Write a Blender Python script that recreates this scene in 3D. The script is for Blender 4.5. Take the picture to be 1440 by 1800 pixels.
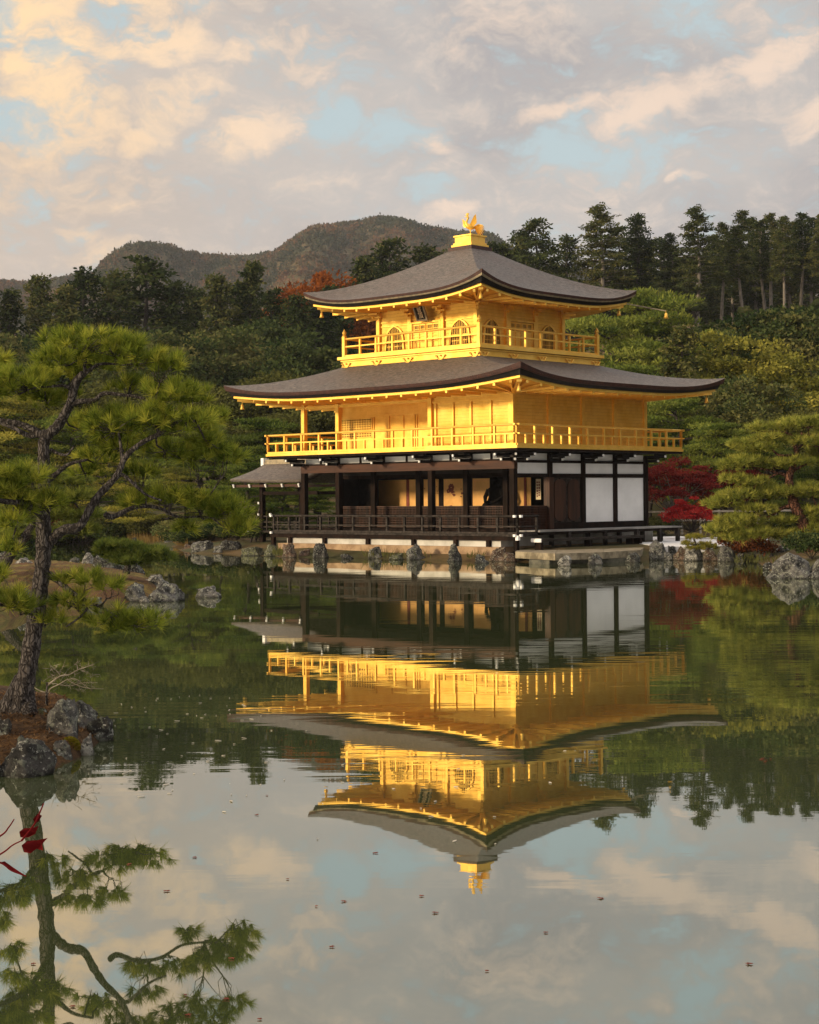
import bpy, math, random
import numpy as np
from mathutils import Vector, Matrix
for o in list(bpy.data.objects): bpy.data.objects.remove(o)
S = bpy.context.scene
C = S.collection
rad = math.radians
RNG = np.random.default_rng(7)
random.seed(7)

# ------------------------------------------------------------------ camera
F, YH, ROLL, CAMZ = 2886.0, 872.9, -0.009, 2.42
cd = bpy.data.cameras.new('camera'); cam = bpy.data.objects.new('camera', cd); C.objects.link(cam)
cd.sensor_width = 36; cd.lens = 36 * F / 1800; cd.shift_y = -(900 - YH) / 1800
cd.clip_start = 0.1; cd.clip_end = 12000
cam.matrix_world = Matrix.Translation((0, 0, CAMZ)) @ Matrix.Rotation(rad(90), 4, 'X') @ Matrix.Rotation(ROLL, 4, 'Z')
S.camera = cam
CR, SR = math.cos(ROLL), math.sin(ROLL)
def unroll(px, py):
    dx, dy = px - 720, py - YH
    return CR * dx + SR * dy, -SR * dx + CR * dy
def at(px, py, Y):
    x, y = unroll(px, py); return (x * Y / F, Y, CAMZ - y * Y / F)
def onz(px, py, z=0.0):
    x, y = unroll(px, py); Y = F * (CAMZ - z) / y; return (x * Y / F, Y, z)

# ------------------------------------------------------------------ light
SUN_AZ, SUN_EL = rad(244), rad(12.5)             # compass style: 0 = +Y, clockwise
sdir = Vector((math.sin(SUN_AZ) * math.cos(SUN_EL), math.cos(SUN_AZ) * math.cos(SUN_EL), math.sin(SUN_EL)))
sl = bpy.data.lights.new('sun', 'SUN'); sun = bpy.data.objects.new('sun', sl); C.objects.link(sun)
sl.energy = 2.7; sl.angle = rad(6); sl.color = (1.0, 0.79, 0.50)
sun.rotation_mode = 'QUATERNION'; sun.rotation_quaternion = sdir.to_track_quat('Z', 'Y')
S.view_settings.view_transform = 'Standard'; S.view_settings.look = 'None'
S.view_settings.exposure = 0.7; S.view_settings.gamma = 1.0; S.view_settings.use_curve_mapping = False
S.cycles.use_denoising = True; S.cycles.denoiser = 'OPENIMAGEDENOISE'; S.cycles.denoising_input_passes = 'RGB_ALBEDO_NORMAL'; S.cycles.denoising_prefilter = 'ACCURATE'
S.cycles.max_bounces = 7; S.cycles.diffuse_bounces = 3; S.cycles.glossy_bounces = 4; S.cycles.transparent_max_bounces = 6
S.cycles.sample_clamp_indirect = 4.0
S.cycles.volume_bounces = 0

class NT:
    """short-hand for building node trees"""
    def __init__(s, nt): s.t = nt; nt.nodes.clear()
    def n(s, kind, **kw):
        nd = s.t.nodes.new(kind)
        for k, v in kw.items(): setattr(nd, k, v)
        return nd
    def put(s, sock, v):
        if v is None: return
        if hasattr(v, 'links'): s.t.links.new(v, sock)
        elif isinstance(v, (tuple, list)) and sock.type == 'RGBA' and len(v) == 3: sock.default_value = (*v, 1)
        else: sock.default_value = v
    def math(s, op, a, b=None, c=None, clamp=False):
        nd = s.n('ShaderNodeMath', operation=op, use_clamp=clamp)
        for i, v in enumerate((a, b, c)): s.put(nd.inputs[i], v)
        return nd.outputs[0]
    def vec(s, op, a, b=None, c=None, out=0):
        nd = s.n('ShaderNodeVectorMath', operation=op)
        for i, v in enumerate((a, b, c)): s.put(nd.inputs[i], v)
        return nd.outputs[out]
    def mix(s, f, a, b):
        nd = s.n('ShaderNodeMix', data_type='RGBA')
        s.put(nd.inputs[0], f); s.put(nd.inputs[6], a); s.put(nd.inputs[7], b)
        return nd.outputs[2]
    def noise(s, vec, scale, detail=4, rough=0.55, dist=0.0):
        nd = s.n('ShaderNodeTexNoise')
        s.put(nd.inputs['Vector'], vec); nd.inputs['Scale'].default_value = scale; nd.inputs['Detail'].default_value = detail
        nd.inputs['Roughness'].default_value = rough; nd.inputs['Distortion'].default_value = dist
        return nd.outputs[0]
    def step(s, v, a, b):
        nd = s.n('ShaderNodeMapRange', interpolation_type='SMOOTHSTEP'); s.put(nd.inputs[0], v)
        nd.inputs[1].default_value = a; nd.inputs[2].default_value = b
        return nd.outputs[0]
    def map(s, vec, scale=(1, 1, 1), loc=(0, 0, 0), rot=(0, 0, 0)):
        nd = s.n('ShaderNodeMapping'); s.put(nd.inputs[0], vec)
        nd.inputs[1].default_value = loc; nd.inputs[2].default_value = rot; nd.inputs[3].default_value = scale
        return nd.outputs[0]
    def link(s, a, b): s.t.links.new(a, b)

# ------------------------------------------------------------------ world: evening sky with broken cloud
W = bpy.data.worlds.new('World'); S.world = W; W.use_nodes = True
w = NT(W.node_tree)
sky = w.n('ShaderNodeTexSky', sky_type='NISHITA', sun_disc=False, sun_elevation=SUN_EL, sun_rotation=SUN_AZ)
sky.air_density = 1.0; sky.dust_density = 1.0; sky.ozone_density = 1.0
tc = w.n('ShaderNodeTexCoord').outputs['Generated']
sep = w.n('ShaderNodeSeparateXYZ'); w.link(tc, sep.inputs[0])
az = w.math('ARCTAN2', sep.outputs[0], sep.outputs[1]); el = w.math('ARCSINE', sep.outputs[2])
cmb = w.n('ShaderNodeCombineXYZ'); w.link(w.math('MULTIPLY', az, 2.9), cmb.inputs[0]); w.link(w.math('MULTIPLY', el, 2.9), cmb.inputs[1])
uv = cmb.outputs[0]                            # sky angles: 1 unit = about 20 degrees
wn = w.n('ShaderNodeTexNoise'); w.link(uv, wn.inputs['Vector']); wn.inputs['Scale'].default_value = 7.0; wn.inputs['Detail'].default_value = 6; wn.inputs['Roughness'].default_value = .52
warp = w.vec('MULTIPLY_ADD', wn.outputs['Color'], (0.13, 0.10, 0), (-0.065, -0.05, 0))
uvw = w.vec('ADD', uv, warp)
streak = w.map(uvw, scale=(1.15, 2.1, 1), rot=(0, 0, rad(-17)))
nA = w.noise(streak, 4.8, 9, 0.62, 0.0)
nB = w.noise(w.map(streak, loc=(3.1, 7.7, 1.3)), 14, 10, 0.66, 0.0)
nC = w.noise(w.map(streak, loc=(9.1, 2.7, 4.3)), 1.7, 3, 0.5)
def blobs(lst):
    acc = None
    for (x, y, rx, ry, a, wt) in lst:
        cx, cy = (x - 720) / 1000, (YH - y) / 1000
        v = w.vec('SUBTRACT', uvw, (cx, cy, 0))
        if a: v = w.map(v, rot=(0, 0, rad(-a)), scale=(1, 1, 1))
        v = w.vec('MULTIPLY', v, (1000 / rx, 1000 / ry, 0))
        d = w.vec('DOT_PRODUCT', v, v, out=1)
        f = w.math('MULTIPLY_ADD', d, -wt, wt); f = w.math('MAXIMUM', f, 0)
        acc = f if acc is None else w.math('MAXIMUM', acc, f)
    return acc
blue = blobs([(575, 212, 75, 60, 20, 1), (715, 245, 110, 50, 0, .85), (375, 25, 50, 45, 0, .9), (5, 60, 60, 90, 0, .8), (95, 125, 70, 45, 0, .9),
              (15, 225, 90, 60, 0, .9), (1075, 270, 190, 75, 8, 1), (1240, 45, 170, 80, -20, .9), (1370, 80, 90, 45, 0, .8),
              (770, 330, 45, 60, 0, .7), (30, 350, 120, 60, 0, .5), (355, 250, 45, 25, 0, .6), (80, 262, 60, 26, 0, .8), (1080, 318, 170, 22, 5, .8)])
peach = blobs([(120, 225, 130, 95, 20, 1), (70, 45, 130, 90, 0, 1), (230, 20, 190, 60, 0, .9), (110, 110, 110, 70, 20, .9), (285, 95, 110, 60, 0, .95), (190, 120, 60, 50, 0, .8),
               (325, 190, 110, 40, 20, .7), (455, 235, 110, 55, 15, .85), (445, 100, 80, 30, 20, .7), (560, 110, 110, 70, 0, .6), (1010, 203, 120, 26, 14, 1),
               (1150, 195, 130, 50, 12, .85), (1370, 138, 160, 38, 17, 1), (1425, 240, 70, 45, 10, .8), (765, 262, 50, 26, 0, .7), (795, 380, 60, 24, 10, .8),
               (160, 412, 40, 24, 0, .9), (195, 450, 70, 35, 0, .85), (1215, 335, 50, 16, 0, .8), (230, 262, 50, 25, 0, .8), (880, 60, 160, 60, 15, .35), (150, 330, 200, 60, 0, .35)])
leftwarm = w.step(w.math('ADD', az, w.math('MULTIPLY', nC, 0.12)), 0.10, -0.22)
# cloud body: lavender grey, warmer towards the sun side; lit faces peach; gaps show the sky
body = w.mix(w.step(w.math('ADD', nC, w.math('MULTIPLY', w.math('SUBTRACT', nA, .5), .7)), .33, .67), (3.75, 3.58, 3.66), (5.05, 4.75, 4.55))
body = w.mix(w.math('MULTIPLY', leftwarm, .75), body, (6.3, 4.95, 3.8))
body = w.mix(w.math('MULTIPLY', w.step(nB, .30, .80), .5), body, (6.1, 5.5, 5.0))
pe = w.math('ADD', w.math('MULTIPLY', peach, 1.0), w.math('MULTIPLY', w.math('SUBTRACT', nA, .5), 2.3))
pe = w.math('ADD', pe, w.math('MULTIPLY', w.math('SUBTRACT', nB, .5), 1.9))
pm = w.step(pe, .0, 1.12)
pcol = w.mix(leftwarm, (8.6, 6.7, 5.3), (10.4, 7.2, 3.9))
pcol = w.mix(w.math('MULTIPLY', w.step(nC, .62, .34), .45), pcol, (6.9, 5.4, 4.4))
cloud = w.mix(w.math('MULTIPLY', pm, .92), body, pcol)
be = w.math('ADD', w.math('MULTIPLY', blue, .68), w.math('MULTIPLY', w.math('SUBTRACT', nA, .5), -3.0))
be = w.math('ADD', be, w.math('MULTIPLY', w.math('SUBTRACT', nB, .5), -2.6))
bm = w.math('MULTIPLY', w.step(be, .02, .92), w.math('SUBTRACT', 1, w.math('MULTIPLY', pm, .6)))
gap = w.mix(.85, sky.outputs[0], (5.0, 6.1, 6.35))
vis = w.mix(bm, cloud, gap)
# towards the horizon a thin even veil
veil = w.step(el, .19, .03)
vis = w.mix(w.math('MULTIPLY', veil, .4), vis, (4.5, 4.3, 4.35))
bg = w.n('ShaderNodeBackground'); 
w.link(w.vec('SCALE', vis, None) if False else vis, bg.inputs[0]); w.link(w.math('MULTIPLY_ADD', w.step(el, .34, .95), .115, .070), bg.inputs[1])   # sky brightened overhead, out of view, to lift the shaded sides
wo = w.n('ShaderNodeOutputWorld'); w.link(bg.outputs[0], wo.inputs[0])

# ------------------------------------------------------------------ materials
def new_mat(name):
    m = bpy.data.materials.new(name); m.use_nodes = True
    return m, NT(m.node_tree)
def finish(t, col, rough=.6, metal=0.0, bump=None, bdist=.02, bstr=.5, spec=.5, **kw):
    p = t.n('ShaderNodeBsdfPrincipled')
    t.put(p.inputs['Base Color'], col); t.put(p.inputs['Roughness'], rough); t.put(p.inputs['Metallic'], metal)
    p.inputs['Specular IOR Level'].default_value = spec
    if bump is not None:
        b = t.n('ShaderNodeBump'); b.inputs['Strength'].default_value = bstr; b.inputs['Distance'].default_value = bdist
        t.link(bump, b.inputs['Height']); t.link(b.outputs[0], p.inputs['Normal'])
    o = t.n('ShaderNodeOutputMaterial'); t.link(p.outputs[0], o.inputs[0])
    return p
def obj_co(t): return t.n('ShaderNodeTexCoord').outputs['Object']
M = {}
def gold_mat(name, boards=False):
    m, t = new_mat(name); co = obj_co(t)
    n1 = t.noise(co, 1.3, 5, .6); n2 = t.noise(t.map(co, scale=(1, 1, 4)), 9, 4, .6)
    col = t.mix(t.step(n1, .3, .7), (.86, .515, .080), (.95, .625, .14))
    col = t.mix(t.math('MULTIPLY', t.step(n2, .45, .8), .3), col, (.68, .34, .038))
    cell = t.n('ShaderNodeTexWhiteNoise', noise_dimensions='3D'); t.link(t.vec('FLOOR', t.vec('MULTIPLY', co, (4.6, 4.6, 5.4))), cell.inputs['Vector'])
    col = t.mix(t.math('MULTIPLY', cell.outputs['Value'], .22), col, (.58, .29, .032))          # squares of leaf laid at different times
    if boards:
        wv = t.n('ShaderNodeTexWave', wave_type='BANDS', bands_direction='Z', wave_profile='SAW'); t.link(co, wv.inputs[0]); wv.inputs['Scale'].default_value = 2.4
        wv.inputs['Distortion'].default_value = .15
        h = t.math('ADD', wv.outputs[1], t.math('MULTIPLY', n2, .25)); d = .02
        col = t.mix(t.step(wv.outputs[1], .9, 1.0), col, (.55, .26, .04))
    else: h, d = n2, .006
    finish(t, col, t.math('ADD', t.math('MULTIPLY_ADD', n2, .2, .33), t.math('MULTIPLY', cell.outputs['Value'], .10)), .64, h, d, .6); M[name] = m
gold_mat('gold_leaf'); gold_mat('gold_boards', True)
def simple(name, c1, c2, scale=6, rough=.6, stretch=(1, 1, 1), bd=.01, metal=0, spec=.4, lo=.35, hi=.65, detail=5):
    m, t = new_mat(name); co = t.map(obj_co(t), scale=stretch)
    n = t.noise(co, scale, detail, .62)
    finish(t, t.mix(t.step(n, lo, hi), c1, c2), rough, metal, n, bd, .6, spec); M[name] = m
simple('dark_wood', (.006, .0035, .0025), (.018, .009, .006), 5, .75, (1, 1, .2), spec=.10)
simple('red_wood', (.032, .010, .005), (.070, .024, .010), 4, .55, (.15, 1, 1), spec=.25)
simple('weathered_wood', (.012, .0095, .008), (.048, .039, .034), 6, .7, (1, 1, 1), spec=.15)
simple('grey_plank', (.16, .15, .145), (.30, .29, .28), 5, .5, (1, .2, 1))
simple('door_wood', (.022, .008, .004), (.060, .020, .008), 5, .5, (1, 1, .12), spec=.3)
simple('white_plaster', (.78, .79, .80), (.86, .87, .88), 1.3, .85, bd=.003, detail=8)
simple('white_metal', (.75, .75, .75), (.85, .85, .85), 8, .5)
simple('old_plaster', (.42, .41, .38), (.58, .57, .54), 1.6, .9, detail=8)
simple('black_lacquer', (.006, .005, .005), (.014, .010, .008), 4, .55, spec=.2)
simple('red_edge', (.030, .010, .008), (.060, .020, .014), 5, .55)
simple('interior_dark', (.010, .007, .005), (.022, .014, .010), 3, .8)
simple('painted_wall', (.70, .36, .085), (.84, .46, .13), 1.5, .5)
simple('motif_red', (.16, .022, .012), (.24, .045, .02), 12, .6)
simple('scroll_paper', (.62, .50, .32), (.72, .60, .42), 9, .8)
simple('statue_wood', (.004, .003, .003), (.009, .007, .006), 6, .8, spec=.08)
simple('stone_slab', (.12, .10, .065), (.30, .255, .175), 2.6, .85, bd=.04, detail=8)
simple('dark_stone', (.035, .036, .028), (.10, .095, .07), 5, .8, bd=.03)
simple('tan_stone', (.22, .14, .08), (.36, .25, .15), 2.5, .85, bd=.02)
simple('gravel', (.62, .62, .62), (.80, .80, .81), 30, .9, bd=.02)
def bark_mat(name, a, b, crack, sc, zs):
    m, t = new_mat(name); co = obj_co(t); co = t.vec('ADD', co, t.vec('MULTIPLY', t.n('ShaderNodeTexNoise').outputs['Color'], (.0, .0, .0)))
    w3 = t.n('ShaderNodeTexNoise'); t.link(obj_co(t), w3.inputs['Vector']); w3.inputs['Scale'].default_value = 9
    q = t.vec('MULTIPLY_ADD', w3.outputs['Color'], (.12, .12, .25), obj_co(t)); q = t.map(q, scale=(sc, sc, sc * zs))
    v = t.n('ShaderNodeTexVoronoi', feature='DISTANCE_TO_EDGE'); t.link(q, v.inputs['Vector']); v.inputs['Scale'].default_value = 1.0
    n = t.noise(t.map(obj_co(t), scale=(1, 1, .35)), sc * 1.6, 7, .7); cr_ = t.step(t.math('ADD', v.outputs['Distance'], t.math('MULTIPLY', n, .12)), .04, .26)
    col = t.mix(t.step(n, .35, .68), a, b); col = t.mix(cr_, crack, col)
    finish(t, col, .9, 0, t.math('ADD', cr_, t.math('MULTIPLY', n, .6)), .05, 1.0, .2); M[name] = m
bark_mat('bark', (.070, .060, .056), (.175, .155, .145), (.034, .028, .026), 30, .17)
simple('grey_bark', (.10, .09, .075), (.24, .21, .18), 2.5, .85, (3, 3, .4), bd=.03)
bark_mat('bark_red', (.085, .036, .022), (.20, .095, .060), (.03, .013, .009), 9, .35)
simple('dead_twig', (.16, .13, .09), (.34, .29, .22), 9, .8)
simple('fence_wood', (.42, .38, .32), (.62, .58, .50), 5, .7)
simple('straw', (.30, .18, .06), (.46, .30, .11), 4, .8)
simple('bronze', (.20, .17, .12), (.34, .28, .18), 5, .45, metal=.4)
# shingle roof: thin courses following the slope
m, t = new_mat('bark_shingle'); co = obj_co(t)
sp = t.n('ShaderNodeSeparateXYZ'); t.link(co, sp.inputs[0])
fine = t.noise(t.map(co, scale=(1, 1, 6)), 5.5, 7, .75); big = t.noise(co, .7, 4, .6)
zb = t.math('FRACT', t.math('MULTIPLY_ADD', sp.outputs[2], 16, t.math('MULTIPLY', t.noise(co, 3, 2), .9)))
col = t.mix(t.step(fine, .36, .66), (.030, .025, .021), (.168, .140, .120))
col = t.mix(t.math('MULTIPLY', t.step(big, .4, .7), .5), col, (.095, .064, .050)); strk = t.noise(t.map(co, scale=(2.2, 2.2, .5), loc=(7, 3, 1)), 1.0, 5, .65); col = t.mix(t.math('MULTIPLY', t.step(strk, .52, .68), .45), col, (.05, .045, .036))
col = t.mix(t.math('MULTIPLY', t.step(zb, .75, 1), .35), col, (.05, .036, .032))
finish(t, col, .62, 0, t.math('ADD', fine, t.math('MULTIPLY', zb, .5)), .035, .8, .45); M['bark_shingle'] = m
# rock: grey with lichen and dark wet foot
def rock_mat(name, a, b, lichen, amt=.5):
    m, t = new_mat(name); co = obj_co(t)
    n1 = t.noise(co, 3.5, 9, .72); n2 = t.noise(t.map(co, loc=(4, 2, 9)), 9, 8, .75); n3 = t.noise(t.map(co, loc=(1, 8, 3)), 22, 5, .7)
    col = t.mix(t.step(n1, .40, .62), a, b)
    col = t.mix(t.math('MULTIPLY', t.step(n2, .52, .58), min(1, amt * 1.5)), col, lichen)
    col = t.mix(t.math('MULTIPLY', t.step(n3, .57, .63), min(1, 1.5 * amt)), col, (.55, .55, .50))
    geo = t.n('ShaderNodeNewGeometry'); sp = t.n('ShaderNodeSeparateXYZ'); t.link(geo.outputs['Position'], sp.inputs[0])
    wet = t.step(t.math('MULTIPLY_ADD', n2, .12, sp.outputs[2]), .14, .05)       # the algae line just over the water
    col = t.mix(t.math('MULTIPLY', wet, .75), col, (.014, .013, .009))
    finish(t, col, .85, 0, t.math('ADD', n1, t.math('ADD', t.math('MULTIPLY', n2, .6), t.math('MULTIPLY', n3, .3))), .16, 1.0, .3); M[name] = m
rock_mat('rock_grey', (.022, .022, .022), (.17, .165, .155), (.27, .28, .22))
rock_mat('rock_dark', (.010, .010, .010), (.070, .066, .062), (.17, .185, .15), .5)
rock_mat('rock_pale', (.050, .050, .048), (.28, .27, .25), (.44, .43, .38), .6)
rock_mat('rock_red', (.045, .026, .018), (.20, .13, .09), (.25, .23, .16), .5)
rock_mat('rock_moss', (.045, .050, .030), (.13, .135, .085), (.20, .215, .10), .6)
# ground
m, t = new_mat('ground_soil'); co = obj_co(t)
n1 = t.noise(co, .22, 5, .6); n2 = t.noise(co, 2.5, 6, .7)
col = t.mix(t.step(n1, .4, .6), (.045, .050, .018), (.115, .075, .032)); col = t.mix(t.math('MULTIPLY', t.step(n2, .4, .7), .5), col, (.05, .035, .018))
finish(t, col, .95, 0, n2, .08, .8, .2); M['ground_soil'] = m
m, t = new_mat('needle_litter'); co = obj_co(t)
n1 = t.noise(co, 2.2, 6, .7); n2 = t.noise(co, 16, 8, .8)
col = t.mix(t.step(n1, .4, .62), (.052, .029, .015), (.13, .073, .031)); col = t.mix(t.math('MULTIPLY', t.step(n2, .42, .6), .85), col, (.028, .016, .009))
finish(t, col, .95, 0, n2, .05, .9, .2); M['needle_litter'] = m
m, t = new_mat('islet_moss'); co = obj_co(t)
n1 = t.noise(co, .55, 5, .6); n2 = t.noise(co, 7, 6, .75)
n3 = t.noise(t.map(co, loc=(3, 1, 2)), 1.8, 6, .7)
col = t.mix(t.step(n1, .42, .6), (.11, .055, .022), (.17, .125, .032)); col = t.mix(t.math('MULTIPLY', t.step(n2, .42, .65), .75), col, (.045, .028, .012)); col = t.mix(t.math('MULTIPLY', t.step(n3, .5, .62), .6), col, (.060, .070, .016))
finish(t, col, .95, 0, n2, .05, .9, .2); M['islet_moss'] = m
# pond water: clear mirror over a murky green body, small long ripples in drifting bands
m, t = new_mat('pond_water'); geo = t.n('ShaderNodeNewGeometry'); co = geo.outputs['Position']
r1 = t.noise(t.map(co, scale=(.34, 2.3, 1)), 1.0, 3, .5, .3)
r2 = t.noise(t.map(co, scale=(1.0, 5.0, 1), loc=(5, 3, 0)), 1.0, 2, .5)
r3 = t.noise(t.map(co, scale=(.05, .22, 1), loc=(2, 9, 0)), 1.0, 3, .5)
spw = t.n('ShaderNodeSeparateXYZ'); t.link(co, spw.inputs[0])
far = t.math('MULTIPLY_ADD', t.step(spw.outputs[1], 9.5, 15.0), .8, .2)       # the sheltered water by the near bank lies still
amp = t.math('MULTIPLY', t.math('MULTIPLY_ADD', t.step(r3, .44, .66), 1.1, .14), far)
hgt = t.math('MULTIPLY', t.math('ADD', r1, t.math('MULTIPLY', r2, .22)), amp)
b = t.n('ShaderNodeBump'); b.inputs['Strength'].default_value = 1.0; b.inputs['Distance'].default_value = .0023
t.link(hgt, b.inputs['Height'])
murk = t.n('ShaderNodeBsdfDiffuse'); murk.inputs[0].default_value = (.042, .054, .021, 1)
gl = t.n('ShaderNodeBsdfGlossy'); gl.inputs['Color'].default_value = (.96, .97, .93, 1); gl.inputs['Roughness'].default_value = .012; t.link(b.outputs[0], gl.inputs['Normal'])
fr = t.n('ShaderNodeFresnel'); fr.inputs['IOR'].default_value = 2.6
mx = t.n('ShaderNodeMixShader'); t.link(t.math('MULTIPLY_ADD', fr.outputs[0], .85, .22, clamp=True), mx.inputs[0]); t.link(murk.outputs[0], mx.inputs[1]); t.link(gl.outputs[0], mx.inputs[2])
o = t.n('ShaderNodeOutputMaterial'); t.link(mx.outputs[0], o.inputs[0]); M['pond_water'] = m
# foliage
def leaf_mat(name, dark, mid, light, transl=.28, vary=.18):
    m, t = new_mat(name)
    a = t.n('ShaderNodeAttribute', attribute_name='tint').outputs['Fac']
    r = t.n('ShaderNodeObjectInfo').outputs['Random']
    f = t.math('ADD', a, t.math('MULTIPLY_ADD', r, vary * 2, -vary), clamp=True)
    cr = t.n('ShaderNodeValToRGB'); t.link(f, cr.inputs[0])
    cr.color_ramp.elements[0].position = .05; cr.color_ramp.elements[0].color = (*dark, 1)
    cr.color_ramp.elements[1].position = .95; cr.color_ramp.elements[1].color = (*light, 1)
    e = cr.color_ramp.elements.new(.5); e.color = (*mid, 1)
    d = t.n('ShaderNodeBsdfDiffuse'); tr = t.n('ShaderNodeBsdfTranslucent'); mx = t.n('ShaderNodeMixShader'); mx.inputs[0].default_value = transl
    t.link(cr.outputs[0], d.inputs[0]); t.link(cr.outputs[0], tr.inputs[0]); t.link(d.outputs[0], mx.inputs[1]); t.link(tr.outputs[0], mx.inputs[2])
    o = t.n('ShaderNodeOutputMaterial'); t.link(mx.outputs[0], o.inputs[0]); M[name] = m
leaf_mat('pine_needles', (.060, .090, .016), (.205, .255, .034), (.48, .46, .07), .4, 0)
leaf_mat('pine_green', (.040, .070, .018), (.125, .165, .034), (.25, .27, .055))
leaf_mat('pine_yellow', (.080, .095, .020), (.215, .210, .042), (.38, .33, .06))
leaf_mat('pine_bright', (.085, .11, .022), (.24, .265, .05), (.44, .42, .09), .35)
leaf_mat('cedar_dark', (.022, .036, .015), (.064, .084, .030), (.16, .15, .05), .28, .26)
leaf_mat('broadleaf', (.022, .040, .015), (.075, .098, .034), (.18, .17, .06), .28, .30)
leaf_mat('maple_red', (.16, .015, .018), (.38, .028, .032), (.55, .06, .05), .35)
leaf_mat('maple_dark', (.085, .012, .014), (.19, .026, .024), (.30, .06, .04), .35)
leaf_mat('autumn_orange', (.12, .035, .010), (.25, .075, .016), (.34, .12, .03))
leaf_mat('shrub_olive', (.050, .055, .016), (.095, .100, .030), (.15, .15, .05))
leaf_mat('rust_shrub', (.08, .025, .012), (.14, .05, .02), (.19, .085, .03))
leaf_mat('moss_yellow', (.12, .10, .010), (.21, .18, .018), (.30, .27, .03))
leaf_mat('hill_wood', (.050, .062, .040), (.100, .092, .060), (.20, .105, .060), .2, 0)  # wood colour lightened to stand in for part of the distance haze
leaf_mat('reed_straw', (.15, .10, .04), (.25, .17, .06), (.34, .25, .10))
leaf_mat('litter_needles', (.045, .024, .012), (.105, .055, .024), (.21, .125, .055), .1, 0)
leaf_mat('fallen_red', (.16, .05, .035), (.26, .09, .06), (.36, .20, .11), .2, .35)
leaf_mat('fallen_pale', (.50, .46, .38), (.62, .58, .50), (.75, .72, .64), .2, .3)

# ------------------------------------------------------------------ mesh helpers
class MB:
    def __init__(s): s.v = []; s.f = []
    def add(s, vs, fs):
        k = len(s.v); s.v += [tuple(map(float, p)) for p in vs]; s.f += [tuple(i + k for i in q) for q in fs]; return s
    def box(s, x0, x1, y0, y1, z0, z1):
        x0, x1 = sorted((x0, x1)); y0, y1 = sorted((y0, y1)); z0, z1 = sorted((z0, z1))
        return s.add([(x0, y0, z0), (x1, y0, z0), (x1, y1, z0), (x0, y1, z0), (x0, y0, z1), (x1, y0, z1), (x1, y1, z1), (x0, y1, z1)],
                     [(3, 2, 1, 0), (4, 5, 6, 7), (0, 1, 5, 4), (1, 2, 6, 5), (2, 3, 7, 6), (3, 0, 4, 7)])
    def bar(s, p, q, w, h):
        p, q = Vector(p), Vector(q); d = (q - p).normalized(); up = Vector((0, 0, 1)) if abs(d.z) < .95 else Vector((1, 0, 0))
        r = d.cross(up).normalized() * (w / 2); u = r.cross(d).normalized() * (h / 2)
        vs = [a + i * r + j * u for a in (p, q) for i, j in ((-1, -1), (1, -1), (1, 1), (-1, 1))]
        return s.add(vs, [(0, 1, 2, 3), (7, 6, 5, 4), (4, 5, 1, 0), (5, 6, 2, 1), (6, 7, 3, 2), (7, 4, 0, 3)])
    def tube(s, pts, rs, n=8, cap=True):
        pts = [Vector(p) for p in pts]
        if not hasattr(rs, '__len__'): rs = [rs] * len(pts)
        ref = Vector((.13, .99, .05)); loops = []
        for i, p in enumerate(pts):
            d = (pts[min(i + 1, len(pts) - 1)] - pts[max(i - 1, 0)]).normalized()
            a = d.cross(ref)
            if a.length < .1: a = d.cross(Vector((1, 0, 0)))
            a.normalize(); b = d.cross(a); loops.append([p + (a * math.cos(k * 2 * math.pi / n) + b * math.sin(k * 2 * math.pi / n)) * rs[i] for k in range(n)])
        return s.loft(loops, cap, cap)
    def loft(s, loops, cap0=False, cap1=False):
        n = len(loops[0]); vs = [p for l in loops for p in l]; fs = []
        for i in range(len(loops) - 1):
            for k in range(n): fs.append((i * n + k, i * n + (k + 1) % n, (i + 1) * n + (k + 1) % n, (i + 1) * n + k))
        if cap0: fs.append(tuple(range(n - 1, -1, -1)))
        if cap1: fs.append(tuple((len(loops) - 1) * n + k for k in range(n)))
        return s.add(vs, fs)
    def lathe(s, c, prof, n=12):
        return s.loft([[(c[0] + r * math.cos(k * 2 * math.pi / n), c[1] + r * math.sin(k * 2 * math.pi / n), c[2] + z) for k in range(n)] for r, z in prof], True, True)
    def prism(s, poly, depth):           # poly: 3-D points; depth: vector
        n = len(poly); d = Vector(depth)
        vs = [Vector(p) for p in poly] + [Vector(p) + d for p in poly]
        return s.add(vs, [tuple(range(n)), tuple(range(2 * n - 1, n - 1, -1))] + [(k, k + n, (k + 1) % n + n, (k + 1) % n) for k in range(n)])
    def build(s, name, mat, parent=None, smooth=False):
        me = bpy.data.meshes.new(name); me.from_pydata(s.v, [], s.f); me.materials.append(M[mat])
        import bmesh
        b = bmesh.new(); b.from_mesh(me); bmesh.ops.recalc_face_normals(b, faces=b.faces); b.to_mesh(me); b.free()
        if smooth: me.shade_smooth() if hasattr(me, 'shade_smooth') else None
        o = bpy.data.objects.new(name, me); C.objects.link(o); o.parent = parent
        return o
def empty(name, loc=(0, 0, 0), rz=0, parent=None):
    o = bpy.data.objects.new(name, None); C.objects.link(o); o.location = loc; o.rotation_euler = (0, 0, rz); o.parent = parent
    o.empty_display_size = .2; return o
def tag(o, label, cat, group=None):
    o['label'] = label; o['category'] = cat
    if group: o['group'] = group
    return o
def struct(o): o['kind'] = 'structure'; return o
def kids(o): return [c for c in bpy.data.objects if c.parent is o]
KIDS = {}
def copy_thing(o):
    c = o.copy(); C.objects.link(c)
    if o.name not in KIDS: KIDS[o.name] = kids(o)
    for ch in KIDS[o.name]:
        d = ch.copy(); C.objects.link(d); d.parent = c
    return c
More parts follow.
